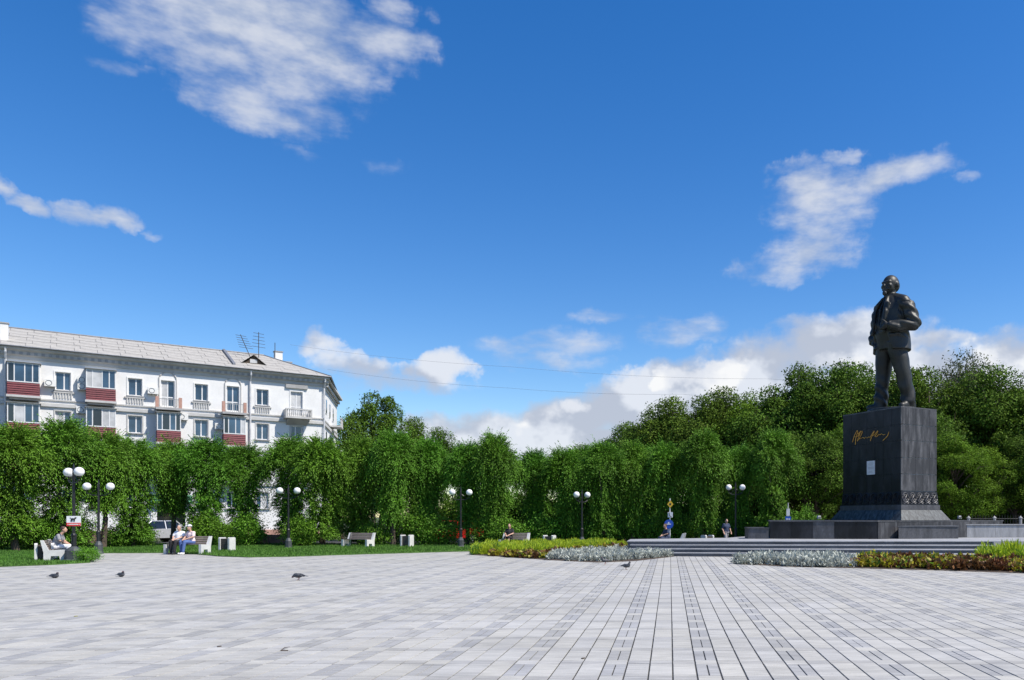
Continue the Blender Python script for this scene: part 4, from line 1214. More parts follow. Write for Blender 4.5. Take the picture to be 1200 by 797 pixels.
LOWD = .85
def elm_variant(seed, low=1.2, wide=1.0, gaps=0.0, skirt=.52):
    """clipped elm, 6.3 m: a column of arching, drooping shoots over a short forked trunk"""
    rng = np.random.default_rng(seed)
    cl = []
    for i in range(9):                                    # rounded head of the column
        a = i * 2.4 + rng.uniform(-.4, .4)
        rr = rng.uniform(.80, 1.30) * wide
        cl.append((rr * math.cos(a), rr * math.sin(a), rng.uniform(4.2, 5.0), rng.uniform(.45, .66)))
    for i in range(5):
        a = i * 1.9 + rng.uniform(-.4, .4)
        rr = rng.uniform(.05, .5) * wide
        cl.append((rr * math.cos(a), rr * math.sin(a), rng.uniform(4.9, 5.5), rng.uniform(.45, .7)))
    n = 13
    for i in range(n):                                    # narrower hanging skirt below
        t = i / (n - 1)
        a = i * 2.4 + rng.uniform(-.5, .5)
        rr = rng.uniform(.08, skirt) * wide
        cl.append((rr * math.cos(a), rr * math.sin(a), low + .4 + (4.1 - low - .4) * t, rng.uniform(.34, .52)))
    cl = np.array(cl)
    NS, M = 5200, 15
    k = rng.integers(0, len(cl), NS)
    d = rand_dir(rng, NS); d[:, 2] = d[:, 2] * .8 + .12
    d /= np.linalg.norm(d, axis=1, keepdims=True)
    p0 = cl[k, :3] + d * cl[k, 3:4] * rng.uniform(.55, 1.0, (NS, 1))
    thin = np.clip((p0[:, 2] - 3.3) / 1.5, 0, 1)
    pk = rng.random(NS) < LOWD + (1 - LOWD) * thin
    p0, d, k = p0[pk], d[pk], k[pk]; NS = len(p0)
    out = p0.copy(); out[:, 2] = 0; out /= (np.linalg.norm(out, axis=1, keepdims=True) + 1e-6)
    up = np.clip((p0[:, 2:3] - 3.6) / 2.0, 0, 1)
    dr = out * .75 + d * .5 + np.array([[0, 0, 1.0]]) * (.15 + 1.0 * up) + rng.normal(0, .22, (NS, 3))
    dr /= np.linalg.norm(dr, axis=1, keepdims=True)
    Ls = rng.uniform(.35, .95, (NS, 1)) * (.55 + .45 * np.clip((p0[:, 2:3] - 3.4) / 1.0, 0, 1)); drop = rng.uniform(.25, 1.0, (NS, 1)) * (1.15 - .55 * up)
    Ls *= 1 + .45 * up * (rng.random((NS, 1)) < .5)
    hang = (rng.random(NS) < .20) & (p0[:, 2] < 5.0)
    Ls[hang] *= 1.7; drop[hang] += .6
    t = np.linspace(.08, 1, M)
    tl = Ls * t[None, :]                                             # NS x M
    pts = p0[:, None, :] + dr[:, None, :] * tl[:, :, None]
    pts[:, :, 2] -= drop * tl ** 2
    tang = np.repeat(dr[:, None, :], M, 1).copy(); tang[:, :, 2] -= 2 * drop * tl
    tang /= np.linalg.norm(tang, axis=2, keepdims=True)
    side = np.cross(tang, np.array([0, 0, 1.0])); side /= (np.linalg.norm(side, axis=2, keepdims=True) + 1e-6)
    sg = np.where(np.arange(M) % 2, 1, -1)[None, :, None]
    C = pts + side * sg * .045 + rng.normal(0, .018, pts.shape)
    D = tang * 1.1 + side * sg * .5 + rng.normal(0, .18, pts.shape) + np.array([0, 0, -.15])
    Nn = rng.normal(0, .6, pts.shape) + np.array([0, 0, .8]) + out[:, None, :] * .5
    C, D, Nn = (q.reshape(-1, 3) for q in (C, D, Nn))
    keep = C[:, 2] > .35
    if gaps:
        keep &= np.sin(C[:, 0] * 2.3 + seed) * np.sin(C[:, 2] * 2.1 + seed * 2) > -1 + gaps
    C, D, Nn = C[keep], D[keep], Nn[keep]
    V, Q = leaves_np(C, D, Nn, rng.uniform(.09, .145, len(C)), rng.uniform(.038, .056, len(C)))
    crown = np_mesh('crown', V, Q, 'elm_leaf')
    m = MB()
    lean = rng.uniform(-.18, .18, 2)
    fork = Vector((lean[0], lean[1], 1.7))
    m.tube([(0, 0, -.05), (.01, 0, .12), (lean[0] * .4, lean[1] * .4, .8), fork], [.25, .19, .165, .15], 9)
    for i in range(6):
        c = Vector(cl[rng.integers(4, len(cl)), :3])
        mid = fork.lerp(c, .5) + Vector((rng.uniform(-.15, .15), rng.uniform(-.15, .15), .1))
        m.tube([fork - Vector((0, 0, .1)), mid, c], [.10, .065, .025], 6)
    for i in range(14):
        c = Vector(cl[rng.integers(0, len(cl)), :3]); e = c + Vector(rand_dir(rng, 1)[0]) * .8
        m.tube([c, c.lerp(e, .5) + Vector((0, 0, .06)), e], [.022, .014, .006], 4)
    trunk = m.mesh('trunk', 'bark', True)
    return trunk, crown

def broad_variant(seed, leafm, n_cl=46, per=900, height=14.0, width=4.6, base=3.0, leaf=.22, open_=0.0, squash=1.0):
    rng = np.random.default_rng(seed)
    cl = []
    tries = 0
    while len(cl) < n_cl and tries < 5000:
        tries += 1
        p = rng.uniform(-1, 1, 3)
        r = np.linalg.norm(p)
        if r > 1 or r < .35:
            continue
        zc = base + (height - base) * .5
        q = np.array([p[0] * width * .78, p[1] * width * .78, zc + p[2] * (height - base) * .42])
        taper = 1 - .45 * max(0, (q[2] - zc) / (height - zc))
        q[:2] *= taper
        R_ = rng.uniform(.75, 1.55) * width / 4.6
        if all(np.linalg.norm(q - np.array(c[:3])) > .75 * width / 4.6 for c in cl):
            cl.append((*q, R_))
    cl = np.array(cl)
    tot = len(cl) * per
    k = np.repeat(np.arange(len(cl)), per)
    d = rand_dir(rng, tot)
    rad = cl[k, 3:4] * np.clip(rng.normal(.90, .15, (tot, 1)), .1, 1.3)
    lump = 1 + .28 * np.sin(d[:, :1] * 5 + k[:, None]) * np.sin(d[:, 1:2] * 5 + k[:, None] * 2.1) * np.sin(d[:, 2:3] * 4 + k[:, None])
    C = cl[k, :3] + d * rad * lump * np.array([[1, 1, .82 * squash]])
    if open_:
        keep = rng.random(tot) > open_ * (d[:, 2] * .5 + .5)
        C, d = C[keep], d[keep]
    n = len(C)
    D = d * .3 + rng.normal(0, .6, (n, 3)) + np.array([0, 0, -.3])
    Nn = d * .7 + rng.normal(0, .45, (n, 3)) + np.array([0, 0, .35])
    V, Q = leaves_np(C, D, Nn, rng.uniform(leaf * .7, leaf * 1.2, n), rng.uniform(leaf * .42, leaf * .7, n))
    crown = np_mesh('crown', V, Q, leafm)
    m = MB()
    m.tube([(0, 0, -.1), (0, 0, .3), (.1, .05, base), (.15, -.1, base + (height - base) * .45), (0, 0, height * .85)], [.36, .27, .22, .15, .04], 8)
    for c in cl:
        c = Vector(c[:3]); z = max(base * .8, c.z - 2.2 - .3 * math.hypot(c.x, c.y)); s_ = Vector((.1, 0, z))
        m.tube([s_, s_.lerp(c, .5) + Vector((0, 0, .25)), c], [.09, .06, .02], 5)
        for _ in range(5 if open_ else 2):
            e = c + Vector(rand_dir(rng, 1)[0]) * 1.25 + Vector((0, 0, .4))
            m.tube([c, e], [.025, .006], 4)
    return m.mesh('trunk', 'bark', True), crown

def place_tree(name, var, label, loc, scale, rz, group, sxy=1.0):
    t = thing(name, label, 'tree', (loc[0], loc[1], 0), rz, group)
    t.scale = (scale * sxy, scale * sxy, scale)
    link('trunk', var[0], t)
    c = link('crown', var[1], t); c['kind'] = 'stuff'
    return t
ELM = [elm_variant(21, .5, 1.0), elm_variant(22, 1.1, .95), elm_variant(23, .1, 1.05), elm_variant(24, 1.9, .95), elm_variant(25, .4, 1.1), elm_variant(26, .0, 1.0, skirt=.95)]
rt = random.Random(9)
# photo column, depth, photo row of the top, variant
ROW_BACK = 2.4
ELM_LABELS = ['elm over the lawn corner, before the white building end with the chimney', 'elm with bare trunk behind the end-on bench', 'tall elm crown rising behind the sign lamp, touching a red balcony',
    'elm with a pale bare trunk next to the second lamp post', 'low leafy elm between the pale trunk and the silver car', 'elm with dark open trunk above the silver car', 'dense elm hanging to the ground behind the couple on the bench',
    'elm behind the brown litter bin, edging a white gap', 'elm behind the lamp post beside the white gap', 'elm growing close to the lamp post that stands on the lawn', 'elm behind the empty slatted bench', 'high topped elm before the big round far tree',
    'elm behind the litter bin by the empty bench', 'elm above the red car', 'shaggy elm with hanging shoots to the ground beside the woman on her bench', 'low topped elm behind the seated woman', 'elm behind the pale bin and lime plants',
    'elm behind the lamp post of the yellow flower bed', 'elm above the start of the monument steps', 'elm behind the post with round blue sign', 'high topped elm behind the white litter bin', 'elm behind the lamp post of the steps', 'rounded elm ending the row, next to the monument plinth']
row = [(-30, 37.5, 492, 0), (18, 38.5, 497, 0), (72, 40.5, 489, 5), (121, 42.5, 503, 3), (157, 44.5, 512, 5), (203, 45.5, 514, 3), (243, 45.0, 512, 5), (287, 46.0, 520, 5),
       (340, 45.8, 511, 0), (378, 45.0, 511, 5), (422, 46.4, 512, 0), (461, 45.4, 505, 1), (502, 46.8, 514, 1), (548, 46.2, 518, 1), (581, 45.0, 506, 5), (626, 47.6, 527, 0),
       (664, 46.6, 523, 4), (706, 46.2, 517, 2), (742, 46.8, 517, 0), (781, 46.6, 515, 4), (826, 45.6, 504, 0), (868, 47.4, 519, 4), (908, 46.4, 503, 2)]
for i, (px, Y, top, v) in enumerate(row):
    Y += ROW_BACK if px > 190 else 1.0
    hgt = H + (PY - top) * Y / F
    p = XZ(px, Y)
    lab, grp = ELM_LABELS[i], 'elms of the front row'
    sc_ = hgt / 6.35
    place_tree('elm_tree', ELM[v], lab, p, sc_, rt.uniform(0, 6.28), grp, rt.uniform(.80, .92) if px < 380 else rt.uniform(.68, .78))
for i, px in enumerate((400, 445, 490, 575, 630, 680, 730, 770, 815, 860, 900)):
    Y = 57.5 + (i % 3) * 1.2
    hgt = H + (PY - (530 - 6 * (i % 2))) * Y / F
    place_tree('elm_tree', ELM[(i * 2 + 1) % 5], 'leafy elm of the second row half hidden behind the front elms', XZ(px, Y), hgt / 6.35, rt.uniform(0, 6.28), 'elms of the second row')
BROAD = [broad_variant(31, 'broad_leaf'), broad_variant(32, 'broad_leaf', width=5.2), broad_variant(33, 'bright_leaf', n_cl=40, per=950, width=4.4, base=1.5, leaf=.20), broad_variant(34, 'loose_leaf', n_cl=46, per=420, width=4.6, leaf=.20, open_=.35)]
back = [(684, 80, 519, 0, .9), (712, 78, 508, 1, .95), (738, 77, 492, 0, 1.0), (762, 74, 474, 1, .95), (790, 72, 462, 0, 1.05), (822, 71, 456, 1, 1.0), (850, 72, 450, 0, 1.0), (880, 70, 452, 2, 1.1), (905, 69, 444, 1, 1.0), (934, 69, 423, 0, .9), (962, 66, 436, 1, 1.0),
        (990, 66, 420, 0, .95), (1008, 68, 414, 1, .9), (1050, 64, 428, 0, 1.0), (1088, 62, 418, 1, 1.0), (1124, 66, 401, 3, .9), (1146, 64, 410, 3, .8), (1165, 61, 424, 0, 1.0), (1198, 62, 428, 3, .95), (1215, 60, 440, 1, 1.0), (1250, 60, 425, 0, 1.0), (1300, 60, 425, 1, 1)]
TALL = {0: ['low dark tree where the slope of tall trees begins behind the elms', 'dark tree third up the slope of trees above the elms', 'tall dark tree with the peak above the round blue sign', 'tall dark tree above the gap between sign post and lamp', 'tall dark tree with the high bushy top short of the statue', 'tall dark tree close to the shaded pedestal face', 'tall dark tree directly behind the statue legs', 'tall dark tree past the sunlit pedestal face, under the twiggy tops', 'tall dark tree over the iron fence'], 1: ['wide dark tree second up the slope of trees', 'wide dark tree high on the slope before the first peak', 'wide dark tree next to the peak above the sign post', 'wide dark tree above the lamp post of the steps', 'wide dark tree between bushy top and pedestal', 'wide tree with its top level with the statue knees', 'wide tree behind the sunlit pedestal edge', 'wide tree above the pale fence posts', 'wide tree past the end of the granite wall'], 3: ['loose grey green twiggy tree, highest top beside the statue', 'smaller loose twiggy tree leaning on the highest twiggy top', 'loose grey green twiggy tree above the iron fence']}
seen_n = {0: 0, 1: 0, 2: 0, 3: 0}
for i, (px, Y, top, v, sx) in enumerate(back):
    hgt = H + (PY - top) * Y / F
    lab = TALL[v][seen_n[v]] if v in TALL else 'tall yellowish green tree behind the elm row'
    seen_n[v] += 1
    place_tree('park_tree', BROAD[v], lab, XZ(px, Y), hgt / 14.0, rt.uniform(0, 6.28), 'tall park trees', sx)
LOWL = ['low dark bushy tree between the elm row end and the pedestal', 'low bright tree touching the shaded pedestal edge', 'low wide tree behind the last elm', 'low bright green tree with leaves down to the pedestal foot', 'low bright tree behind the first fence posts', 'low dark tree above the iron fence', 'low bright tree past the fence end', 'low dark tree behind the sunlit pedestal corner', 'low wide tree hidden behind the pedestal block']
for i, (px, Y, top, v) in enumerate(((958, 54, 505, 0), (985, 56, 490, 2), (925, 58, 500, 1), (1120, 53, 505, 2), (1150, 54, 520, 2), (1190, 55, 510, 0), (1235, 53, 500, 2), (1085, 56, 480, 0), (1040, 56, 500, 1))):
    hgt = H + (PY - top) * Y / F
    place_tree('low_tree', BROAD[v], LOWL[i], XZ(px, Y), hgt / 14.0, rt.uniform(0, 6.28), 'low trees around the pedestal', 1.25)
for px, Y, top, v, lab in ((438, 96, 452, 1, 'big round dark tree beyond the end of the white building'), (487, 98, 486, 0, 'lower dark tree next to the big round one beyond the building'), (512, 104, 498, 0, 'small far tree stepping down beside the elm tops')):
    hgt = H + (PY - top) * Y / F
    place_tree('far_tree', BROAD[v], lab, XZ(px, Y), hgt / 14.0, rt.uniform(0, 6.28), None, .82)
# undergrowth: each shrub a thing of its own
def shrub_variant(seed, leafm, w=1.3, h=1.7):
    rng = np.random.default_rng(seed)
    n = 5200
    d = rand_dir(rng, n); r = np.clip(rng.normal(.82, .2, (n, 1)), .1, 1.25)
    C = d * r * np.array([[w, w, h * .55]]) * (1 + .25 * np.sin(d[:, :1] * 6 + seed) * np.sin(d[:, 2:3] * 5)) + np.array([0, 0, h * .52])
    C = C[C[:, 2] > .03]
    n = len(C)
    V, Q = leaves_np(C, rng.normal(0, 1, (n, 3)), rng.normal(0, .6, (n, 3)) + np.array([0, 0, .6]), rng.uniform(.10, .17, n), rng.uniform(.05, .09, n))
    m = MB()
    for i in range(7):
        a = i * .9
        m.tube([(.05 * math.cos(a), .05 * math.sin(a), -.03), (w * .4 * math.cos(a), w * .4 * math.sin(a), h * .6)], [.025, .01], 4)
    return m.mesh('stems', 'bark'), np_mesh('foliage', V, Q, leafm)
SHR = [shrub_variant(1, 'elm_leaf'), shrub_variant(2, 'broad_leaf'), shrub_variant(3, 'elm_leaf', 1.1, 2.1)]
def place_shrub(v, label, loc, sc_, group):
    t = thing('shrub', label, 'shrub', loc, rt.uniform(0, 6.28), group)
    t.scale = (sc_, sc_, sc_)
    link('stems', SHR[v][0], t); c = link('foliage', SHR[v][1], t); c['kind'] = 'stuff'
for px, Y in ((566, 47.6), (516, 48.0), (592, 47), (440, 48), (495, 48.5), (640, 49), (690, 49.5), (720, 50), (760, 50), (800, 49.5), (840, 50), (880, 50.5), (905, 49.5), (940, 51), (420, 49.5), (470, 49)):
    place_shrub(rt.choice((0, 2)), 'leafy sucker shrub growing at the foot of the elm row', XZ(px, Y), rt.uniform(.75, 1.15), 'shrubs under the elms')
for px, Y in ((236, 46.8), (262, 46.6), (290, 47.2), (36, 41.0), (60, 41.5), (90, 43.0), (138, 45.2), (162, 46.0), (357, 46.6), (352, 46.4), (-5, 41.0)):
    place_shrub(rt.choice((0, 2)), 'leafy shrub under the elms before the white building', XZ(px, Y), rt.uniform(.6, .95), 'shrubs before the building')
for px, Y in [(px, 62 + (px % 7) * .5) for px in range(540, 1240, 21)]:
    place_shrub(1, 'dark shrub in the deep shade behind the trees', XZ(px, Y), rt.uniform(1.4, 2.3), 'shade shrubs')
lowm = thing('shrub', 'scruffy weed clump at the foot of the sign lamp post', 'shrub', XZ(103, 30.6), 0)
link('stems', SHR[0][0], lowm); c = link('foliage', SHR[0][1], lowm); c['kind'] = 'stuff'; lowm.scale = (.3, .3, .3)

# ================================================================== FLOWER BEDS
def rosette(seed, mats, n, r, h, ln, wd, upright):
    rng = np.random.default_rng(seed)
    d = rand_dir(rng, n); d[:, 2] = np.abs(d[:, 2])
    C = d * np.clip(rng.normal(.75, .25, (n, 1)), .1, 1.15) * np.array([[r, r, h]])
    D = d * .8 + rng.normal(0, .35, (n, 3)) + np.array([0, 0, upright])
    Nn = rng.normal(0, .7, (n, 3)) + d * .5
    V, Q = leaves_np(C, D, Nn, rng.uniform(ln * .7, ln * 1.2, n), rng.uniform(wd * .7, wd * 1.2, n))
    return np_mesh('plant', V, Q, None, mats, rng.integers(0, len(mats), n))
SILV = [rosette(k, ['silver_leaf'], 230, .24, .30, .16, .06, .25) for k in range(3)]
COLE = [rosette(10 + k, ms, 150, .22, .24, .13, .10, .1) for k, ms in enumerate((['brown_leaf'], ['brown_leaf', 'yellow_leaf'], ['brown_leaf', 'brown_leaf', 'yellow_leaf', 'green_leaf'], ['yellow_leaf', 'green_leaf']))]
LIME = [rosette(20 + k, ms, 520, .27, .42, .16, .03, 1.1) for k, ms in enumerate((['lime_leaf'], ['lime_leaf', 'green_leaf'], ['lime_leaf', 'lime_leaf', 'green_leaf']))]
rp_ = random.Random(4)
def scatter(poly_px, spacing, meshes, name, label, cat, group, s0, s1, weights=None):
    poly = [G(*p) for p in poly_px]
    x0, x1 = min(p.x for p in poly), max(p.x for p in poly); y0, y1 = min(p.y for p in poly), max(p.y for p in poly)
    pts = []
    y = y0
    j = 0
    while y < y1:
        x = x0 + (spacing / 2 if j % 2 else 0)
        while x < x1:
            q = (x + rp_.uniform(-.3, .3) * spacing, y + rp_.uniform(-.3, .3) * spacing)
            if in_poly(q[0], q[1], poly):
                pts.append(q)
            x += spacing
        y += spacing * .86; j += 1
    for q in pts[:300]:
        o = link(name, rp_.choices(meshes, weights)[0], None, (q[0], q[1], .03), rp_.uniform(0, 6.28))
        k = rp_.uniform(s0, s1); o.scale = (k, k, k * rp_.uniform(.85, 1.15))
        tag(o, label, cat, group)
    return len(pts)
def bed(poly_px, label):
    poly = [G(*p) for p in poly_px]
    c = sum(poly, Vector()) / len(poly)
    inner = [c + (p - c) * .97 for p in poly]
    t = thing('flower_bed', label, 'flower bed')
    MB().prism(poly, .003, .03, inner).build('soil', 'soil', t)
bed([(553, 650.5), (600, 653.2), (640, 656.3), (700, 659.4), (745, 657.5), (790, 652.3), (741, 645), (735, 641), (660, 641.5), (600, 643.4), (555, 645.5)], 'dark soil of the planted bed between lawn and steps')
bed([(860, 661), (930, 664.4), (1003, 666), (1100, 668.6), (1200, 672), (1280, 675), (1280, 659), (1180, 657.5), (1003, 657), (890, 656.6)], 'dark soil of the planted bed along the foot of the steps')
cnt = []
cnt.append(scatter([(556, 650.3), (590, 651.3), (630, 652.2), (655, 649), (720, 643.8), (733, 641.5), (640, 642), (600, 643.5), (556, 646)], .44, LIME, 'feathery_plant', 'feathery lime green plant in the bed beside the lawn', 'plant', 'lime plants beside the lawn', .8, 1.1, (4, 1, 2)))
cnt.append(scatter([(572, 651.6), (600, 653.2), (640, 656), (655, 651.6), (737, 646), (735, 644), (652, 649.6), (630, 652.5), (590, 651.5)], .40, COLE, 'coleus_plant', 'low brown and yellow foliage plant in the bed beside the lawn', 'plant', 'brown plants beside the lawn', .9, 1.2, (2, 3, 3, 2)))
cnt.append(scatter([(638, 656), (700, 659), (745, 657), (787, 652.3), (740, 646.4), (690, 649.2), (655, 651.6)], .42, SILV, 'dusty_miller_plant', 'silvery felted foliage clump in the bed beside the lawn', 'plant', 'silver plants beside the lawn', .7, 1.0))
cnt.append(scatter([(862, 661), (930, 664), (1001, 665.6), (1003, 659), (950, 656.8), (890, 657.2)], .36, SILV, 'dusty_miller_plant', 'silvery felted foliage clump at the foot of the steps', 'plant', 'silver plants at the steps', .8, 1.15))
cnt.append(scatter([(1003, 665.5), (1100, 668), (1200, 671.5), (1270, 674), (1270, 665), (1150, 660.5), (1003, 658)], .46, COLE, 'coleus_plant', 'low brown and yellow foliage plant at the foot of the steps', 'plant', 'brown plants at the steps', 1.0, 1.45, (2, 3, 3, 2)))
cnt.append(scatter([(1146, 660.5), (1200, 664), (1270, 667), (1270, 659), (1150, 657.5)], .46, LIME, 'feathery_plant', 'tall feathery lime green plant at the end of the steps', 'plant', 'lime plants at the steps', 1.1, 1.6, (3, 2, 2)))
print('plants', cnt)

# ================================================================== STREET FURNITURE
def make_lamp(label, loc, rz, group=None, hgt=3.3, arm=.46, bw=.62):
    t = thing('street_lamp', label, 'street lamp', loc, rz, group)
    MB().lathe([(.34 * bw, 0), (.34 * bw, .06), (.29 * bw, .10), (.27 * bw, .42), (.20 * bw, .50), (.09, .58)], 8, ph=R(22.5)).build('base', 'lamp_base', t)
    MB().lathe([(.085, .55), (.085, .95), (.10, .97), (.10, 1.02), (.055, 1.08), (.045, hgt - .25), (.05, hgt - .2), (.05, hgt + .1), (.03, hgt + .22), (.008, hgt + .34)], 10).build('pole', 'lamp_iron', t, smooth=False)
    a = MB()
    for s_ in (-1, 1):
        a.tube([(0, 0, hgt - .42), (s_ * arm * .6, 0, hgt - .40), (s_ * arm, 0, hgt - .30), (s_ * arm, 0, hgt - .17)], [.03, .026, .026, .03], 7)
        a.tube([(s_ * .04, 0, hgt - .1), (s_ * arm * .5, 0, hgt - .25), (s_ * arm * .8, 0, hgt - .37)], .014, 5)
        a.lathe([(.05, -.20), (.09, -.185), (.09, -.165)], 10, (s_ * arm, 0, hgt))
    a.build('crossarm', 'lamp_iron', t)
    for s_ in (-1, 1):
        MB().ball((s_ * arm, 0, hgt), .175, 20, 14).build('globe', 'globe', t, smooth=True)
    return t
make_lamp('twin globe lamp post with the red and white sign', XZ(86.5, 31.0), R(-33), hgt=3.42, bw=1.05)
make_lamp('twin globe lamp post by the elm trunk past the paved path', XZ(115.5, 37.6), R(4), hgt=3.12, arm=.52)
make_lamp('twin globe lamp post on the lawn between bin and slatted bench', XZ(338, 43.6), R(2), hgt=3.12)
make_lamp('twin globe lamp post in front of the red car', XZ(540, 45.3), R(14), hgt=3.08)
make_lamp('twin globe lamp post behind the yellow flower bed', XZ(682, 46.0), R(52), hgt=2.96, arm=.44)
make_lamp('twin globe lamp post behind the monument steps', XZ(862, 47.0), R(5), hgt=3.42, arm=.40)

# no-dogs sign on the first lamp
sp = XZ(88.3, 30.85)
sg = thing('prohibition_sign', 'small white and red sign with a dark animal figure on lamp post', 'sign', (sp.x, sp.y, 0), R(12))
z0, z1 = 1.36, 1.74
MB().bbox(-.24, .24, -.125, -.11, z0, z1).build('plate', 'sign_white', sg)
MB().bbox(-.24, .24, -.130, -.1255, z0 + .001, z0 + .125).build('red_panel', 'sign_red', sg)
txm = MB(); xx = -.20
rr = random.Random(1)
while xx < .19:
    w = rr.choice((.018, .026, .022)); txm.bbox(xx, xx + w, -.134, -.1305, z0 + .045, z0 + .085); xx += w + rr.choice((.010, .010, .026))
tag(txm.build('lettering', 'sign_white', sg), kind='stuff')
dg = MB()
dg.tube([(-.07, -.13, 1.63), (.03, -.13, 1.62)], [.032, .03], 8); dg.tube([(.03, -.13, 1.63), (.07, -.13, 1.68), (.10, -.13, 1.67)], [.022, .026, .014], 7)
for x_ in (-.075, -.05, .015, .04): dg.tube([(x_, -.13, 1.62), (x_ - .008, -.13, 1.53)], .010, 5)
dg.tube([(-.09, -.13, 1.64), (-.12, -.13, 1.69)], .009, 5)
dg.build('animal_figure', 'sign_black', sg)
MB().tube([(.0, -.06, 1.45), (0, -.11, 1.45)], .02, 6).build('bracket', 'lamp_iron', sg)

BENCH_PROF = [(-.30, 0), (-.30, .46), (.20, .44), (.37, .82), (.46, .82), (.36, .36), (.36, 0), (.17, 0), (.13, .22), (-.12, .22), (-.16, 0)]
def make_bench(label, loc, rz, w=1.7):
    t = thing('park_bench', label, 'bench', loc, rz)
    for s_ in (-1, 1):
        MB().prof_x(BENCH_PROF, s_ * w / 2 - .06, s_ * w / 2 + .06).build('end_frame', 'concrete_white', t)
    for k in range(5):
        y = -.26 + .10 * k
        MB().bbox(-w / 2 + .062, w / 2 - .062, y, y + .08, .452, .482).build('seat_slat', 'bench_slat', t)
    for k in range(4):
        f = .14 + .22 * k
        y, z = .20 + .17 * f, .44 + .38 * f
        o = MB().box((0, 0, 0), (w - .124, .028, .065)).build('back_slat', 'bench_slat', t, (0, y + .01, z + .035)); o.rotation_euler = (R(-24), 0, 0)
    return t
def make_bin(label, loc, rz, dark='bin_dark'):
    t = thing('litter_bin', label, 'litter bin', loc, rz)
    for s_ in (-1, 1):
        MB().prof_x([(-.23, 0), (-.23, .66), (-.17, .70), (.17, .70), (.23, .66), (.23, 0)], s_ * .25 - .045, s_ * .25 + .045).build('side_panel', 'concrete_white', t)
    for k in range(5):
        z = .16 + .098 * k
        for y in (-.17, .17):
            MB().bbox(-.203, .203, y - .015, y + .015, z, z + .09).build('slat', dark, t)
    MB().bbox(-.19, .19, -.14, .14, .12, .60).build('liner', 'dark_metal', t)
    return t
b_l = G(219, 649.5)
make_bench('concrete and slat bench with a couple sitting on it', b_l, R(-6), 1.72)
b_m = G(419, 641.8)
make_bench('empty white framed slat bench on the lawn', b_m, R(-16), 1.55)
b_r = XZ(602, 45.0)
make_bench('white framed bench with a dark haired woman behind the yellow bed', b_r, R(-14), 1.45)
b_0 = XZ(69, 31.6)
make_bench('pale bench seen end on beside the lamp post with sign', b_0, R(120), 1.7)
b_k = XZ(793, 44.0)
make_bench('pale bench end half hidden behind the platform steps', b_k, R(-95), 1.7)
make_bin('pale litter bin behind the bench by the sign lamp', XZ(52, 31.0), R(36))
make_bin('brown and white litter bin next to the couple on the bench', G(266, 646.3), R(-8))
make_bin('white and brown litter bin next to the empty bench', G(477, 641.3), R(-12))
make_bin('pale litter bin behind the lime green plants', XZ(644, 44.8), R(-14))
make_bin('white litter bin just behind the monument platform', XZ(829, 45.0), R(35))

# low pink wall in front of the building
pwl = thing('low_wall', 'low pinkish wall glimpsed between the elm trunks by the building', 'wall')
a, b = XZ(-60, 49.9), XZ(345, 49.9)
n = 14
for i in range(n):
    p, q = a.lerp(b, i / n), a.lerp(b, (i + 1) / n)
    c = (p + q) / 2
    if -33.5 < c.x < -30:
        continue
    MB().box((0, 0, 0), ((q - p).length - .03, .3, .62)).build('wall_block', 'pink_stone', pwl, (c.x, c.y, .31), math.atan2(q.y - p.y, q.x - p.x))

# iron fence at the far right
fa, fb = XZ(1135, 50.5), XZ(1290, 49)
fen = thing('iron_fence', 'dark railing fence with pale posts beyond the granite wall', 'fence')
n = 5
for i in range(n + 1):
    p = fa.lerp(fb, i / n)
    MB().lathe([(.09, 0), (.09, 1.60), (.12, 1.62), (.12, 1.67), (.06, 1.72), (.015, 1.78)], 8, ph=R(22.5)).build('post', 'granite_pale', fen, (p.x, p.y, 0))
for i in range(48):
    p = fa.lerp(fb, (i + .5) / 48)
    MB().tube([(0, 0, .1), (0, 0, 1.75), (0, 0, 1.86)], [.014, .014, .003], 5).build('bar', 'fence_iron', fen, (p.x, p.y, 0))
for z in (.25, 1.6):
    MB().tube([fa + Vector((0, 0, z)), fb + Vector((0, 0, z))], .022, 5).build('rail', 'fence_iron', fen)

# road signs among the trees
p = XZ(785, 45.8)
rsn = thing('road_sign', 'post with a round blue, a white and a yellow sign by the elms', 'road sign', p, R(-8))
MB().tube([(0, 0, 0), (0, 0, 2.75)], .035, 8).build('pole', 'pipe_grey', rsn)
def disc(cx, cz, r, y0, y1, m, nm, par, n=20, sq=1):
    q = MB().prof_x([(0, 0)], 0, 0) if False else MB()
    vs = [(cx + r * math.cos(6.2832 * k / n + (.785 if n == 4 else 0)), y, cz + r * sq * math.sin(6.2832 * k / n + (.785 if n == 4 else 0))) for y in (y0, y1) for k in range(n)]
    q.add(vs, [tuple(range(n)), tuple(range(2 * n - 1, n - 1, -1))] + [(k, k + n, (k + 1) % n + n, (k + 1) % n) for k in range(n)])
    return q.build(nm, m, par)
disc(-.05, 1.30, .26, -.065, -.045, 'sign_blue', 'blue_disc', rsn)
w = MB(); w.bbox(-.16, .06, -.072, -.066, 1.27, 1.33).bbox(-.10, -.02, -.071, -.0655, 1.33, 1.42); w.build('white_arrow', 'sign_white', rsn)
MB().bbox(-.11, .17, -.06, -.04, 1.68, 1.98).build('white_plate', 'sign_white', rsn)
w = MB(); w.tube([(-.04, -.063, 1.95), (.0, -.063, 1.78), (.10, -.063, 1.72)], .022, 5); w.build('black_mark', 'sign_black', rsn)
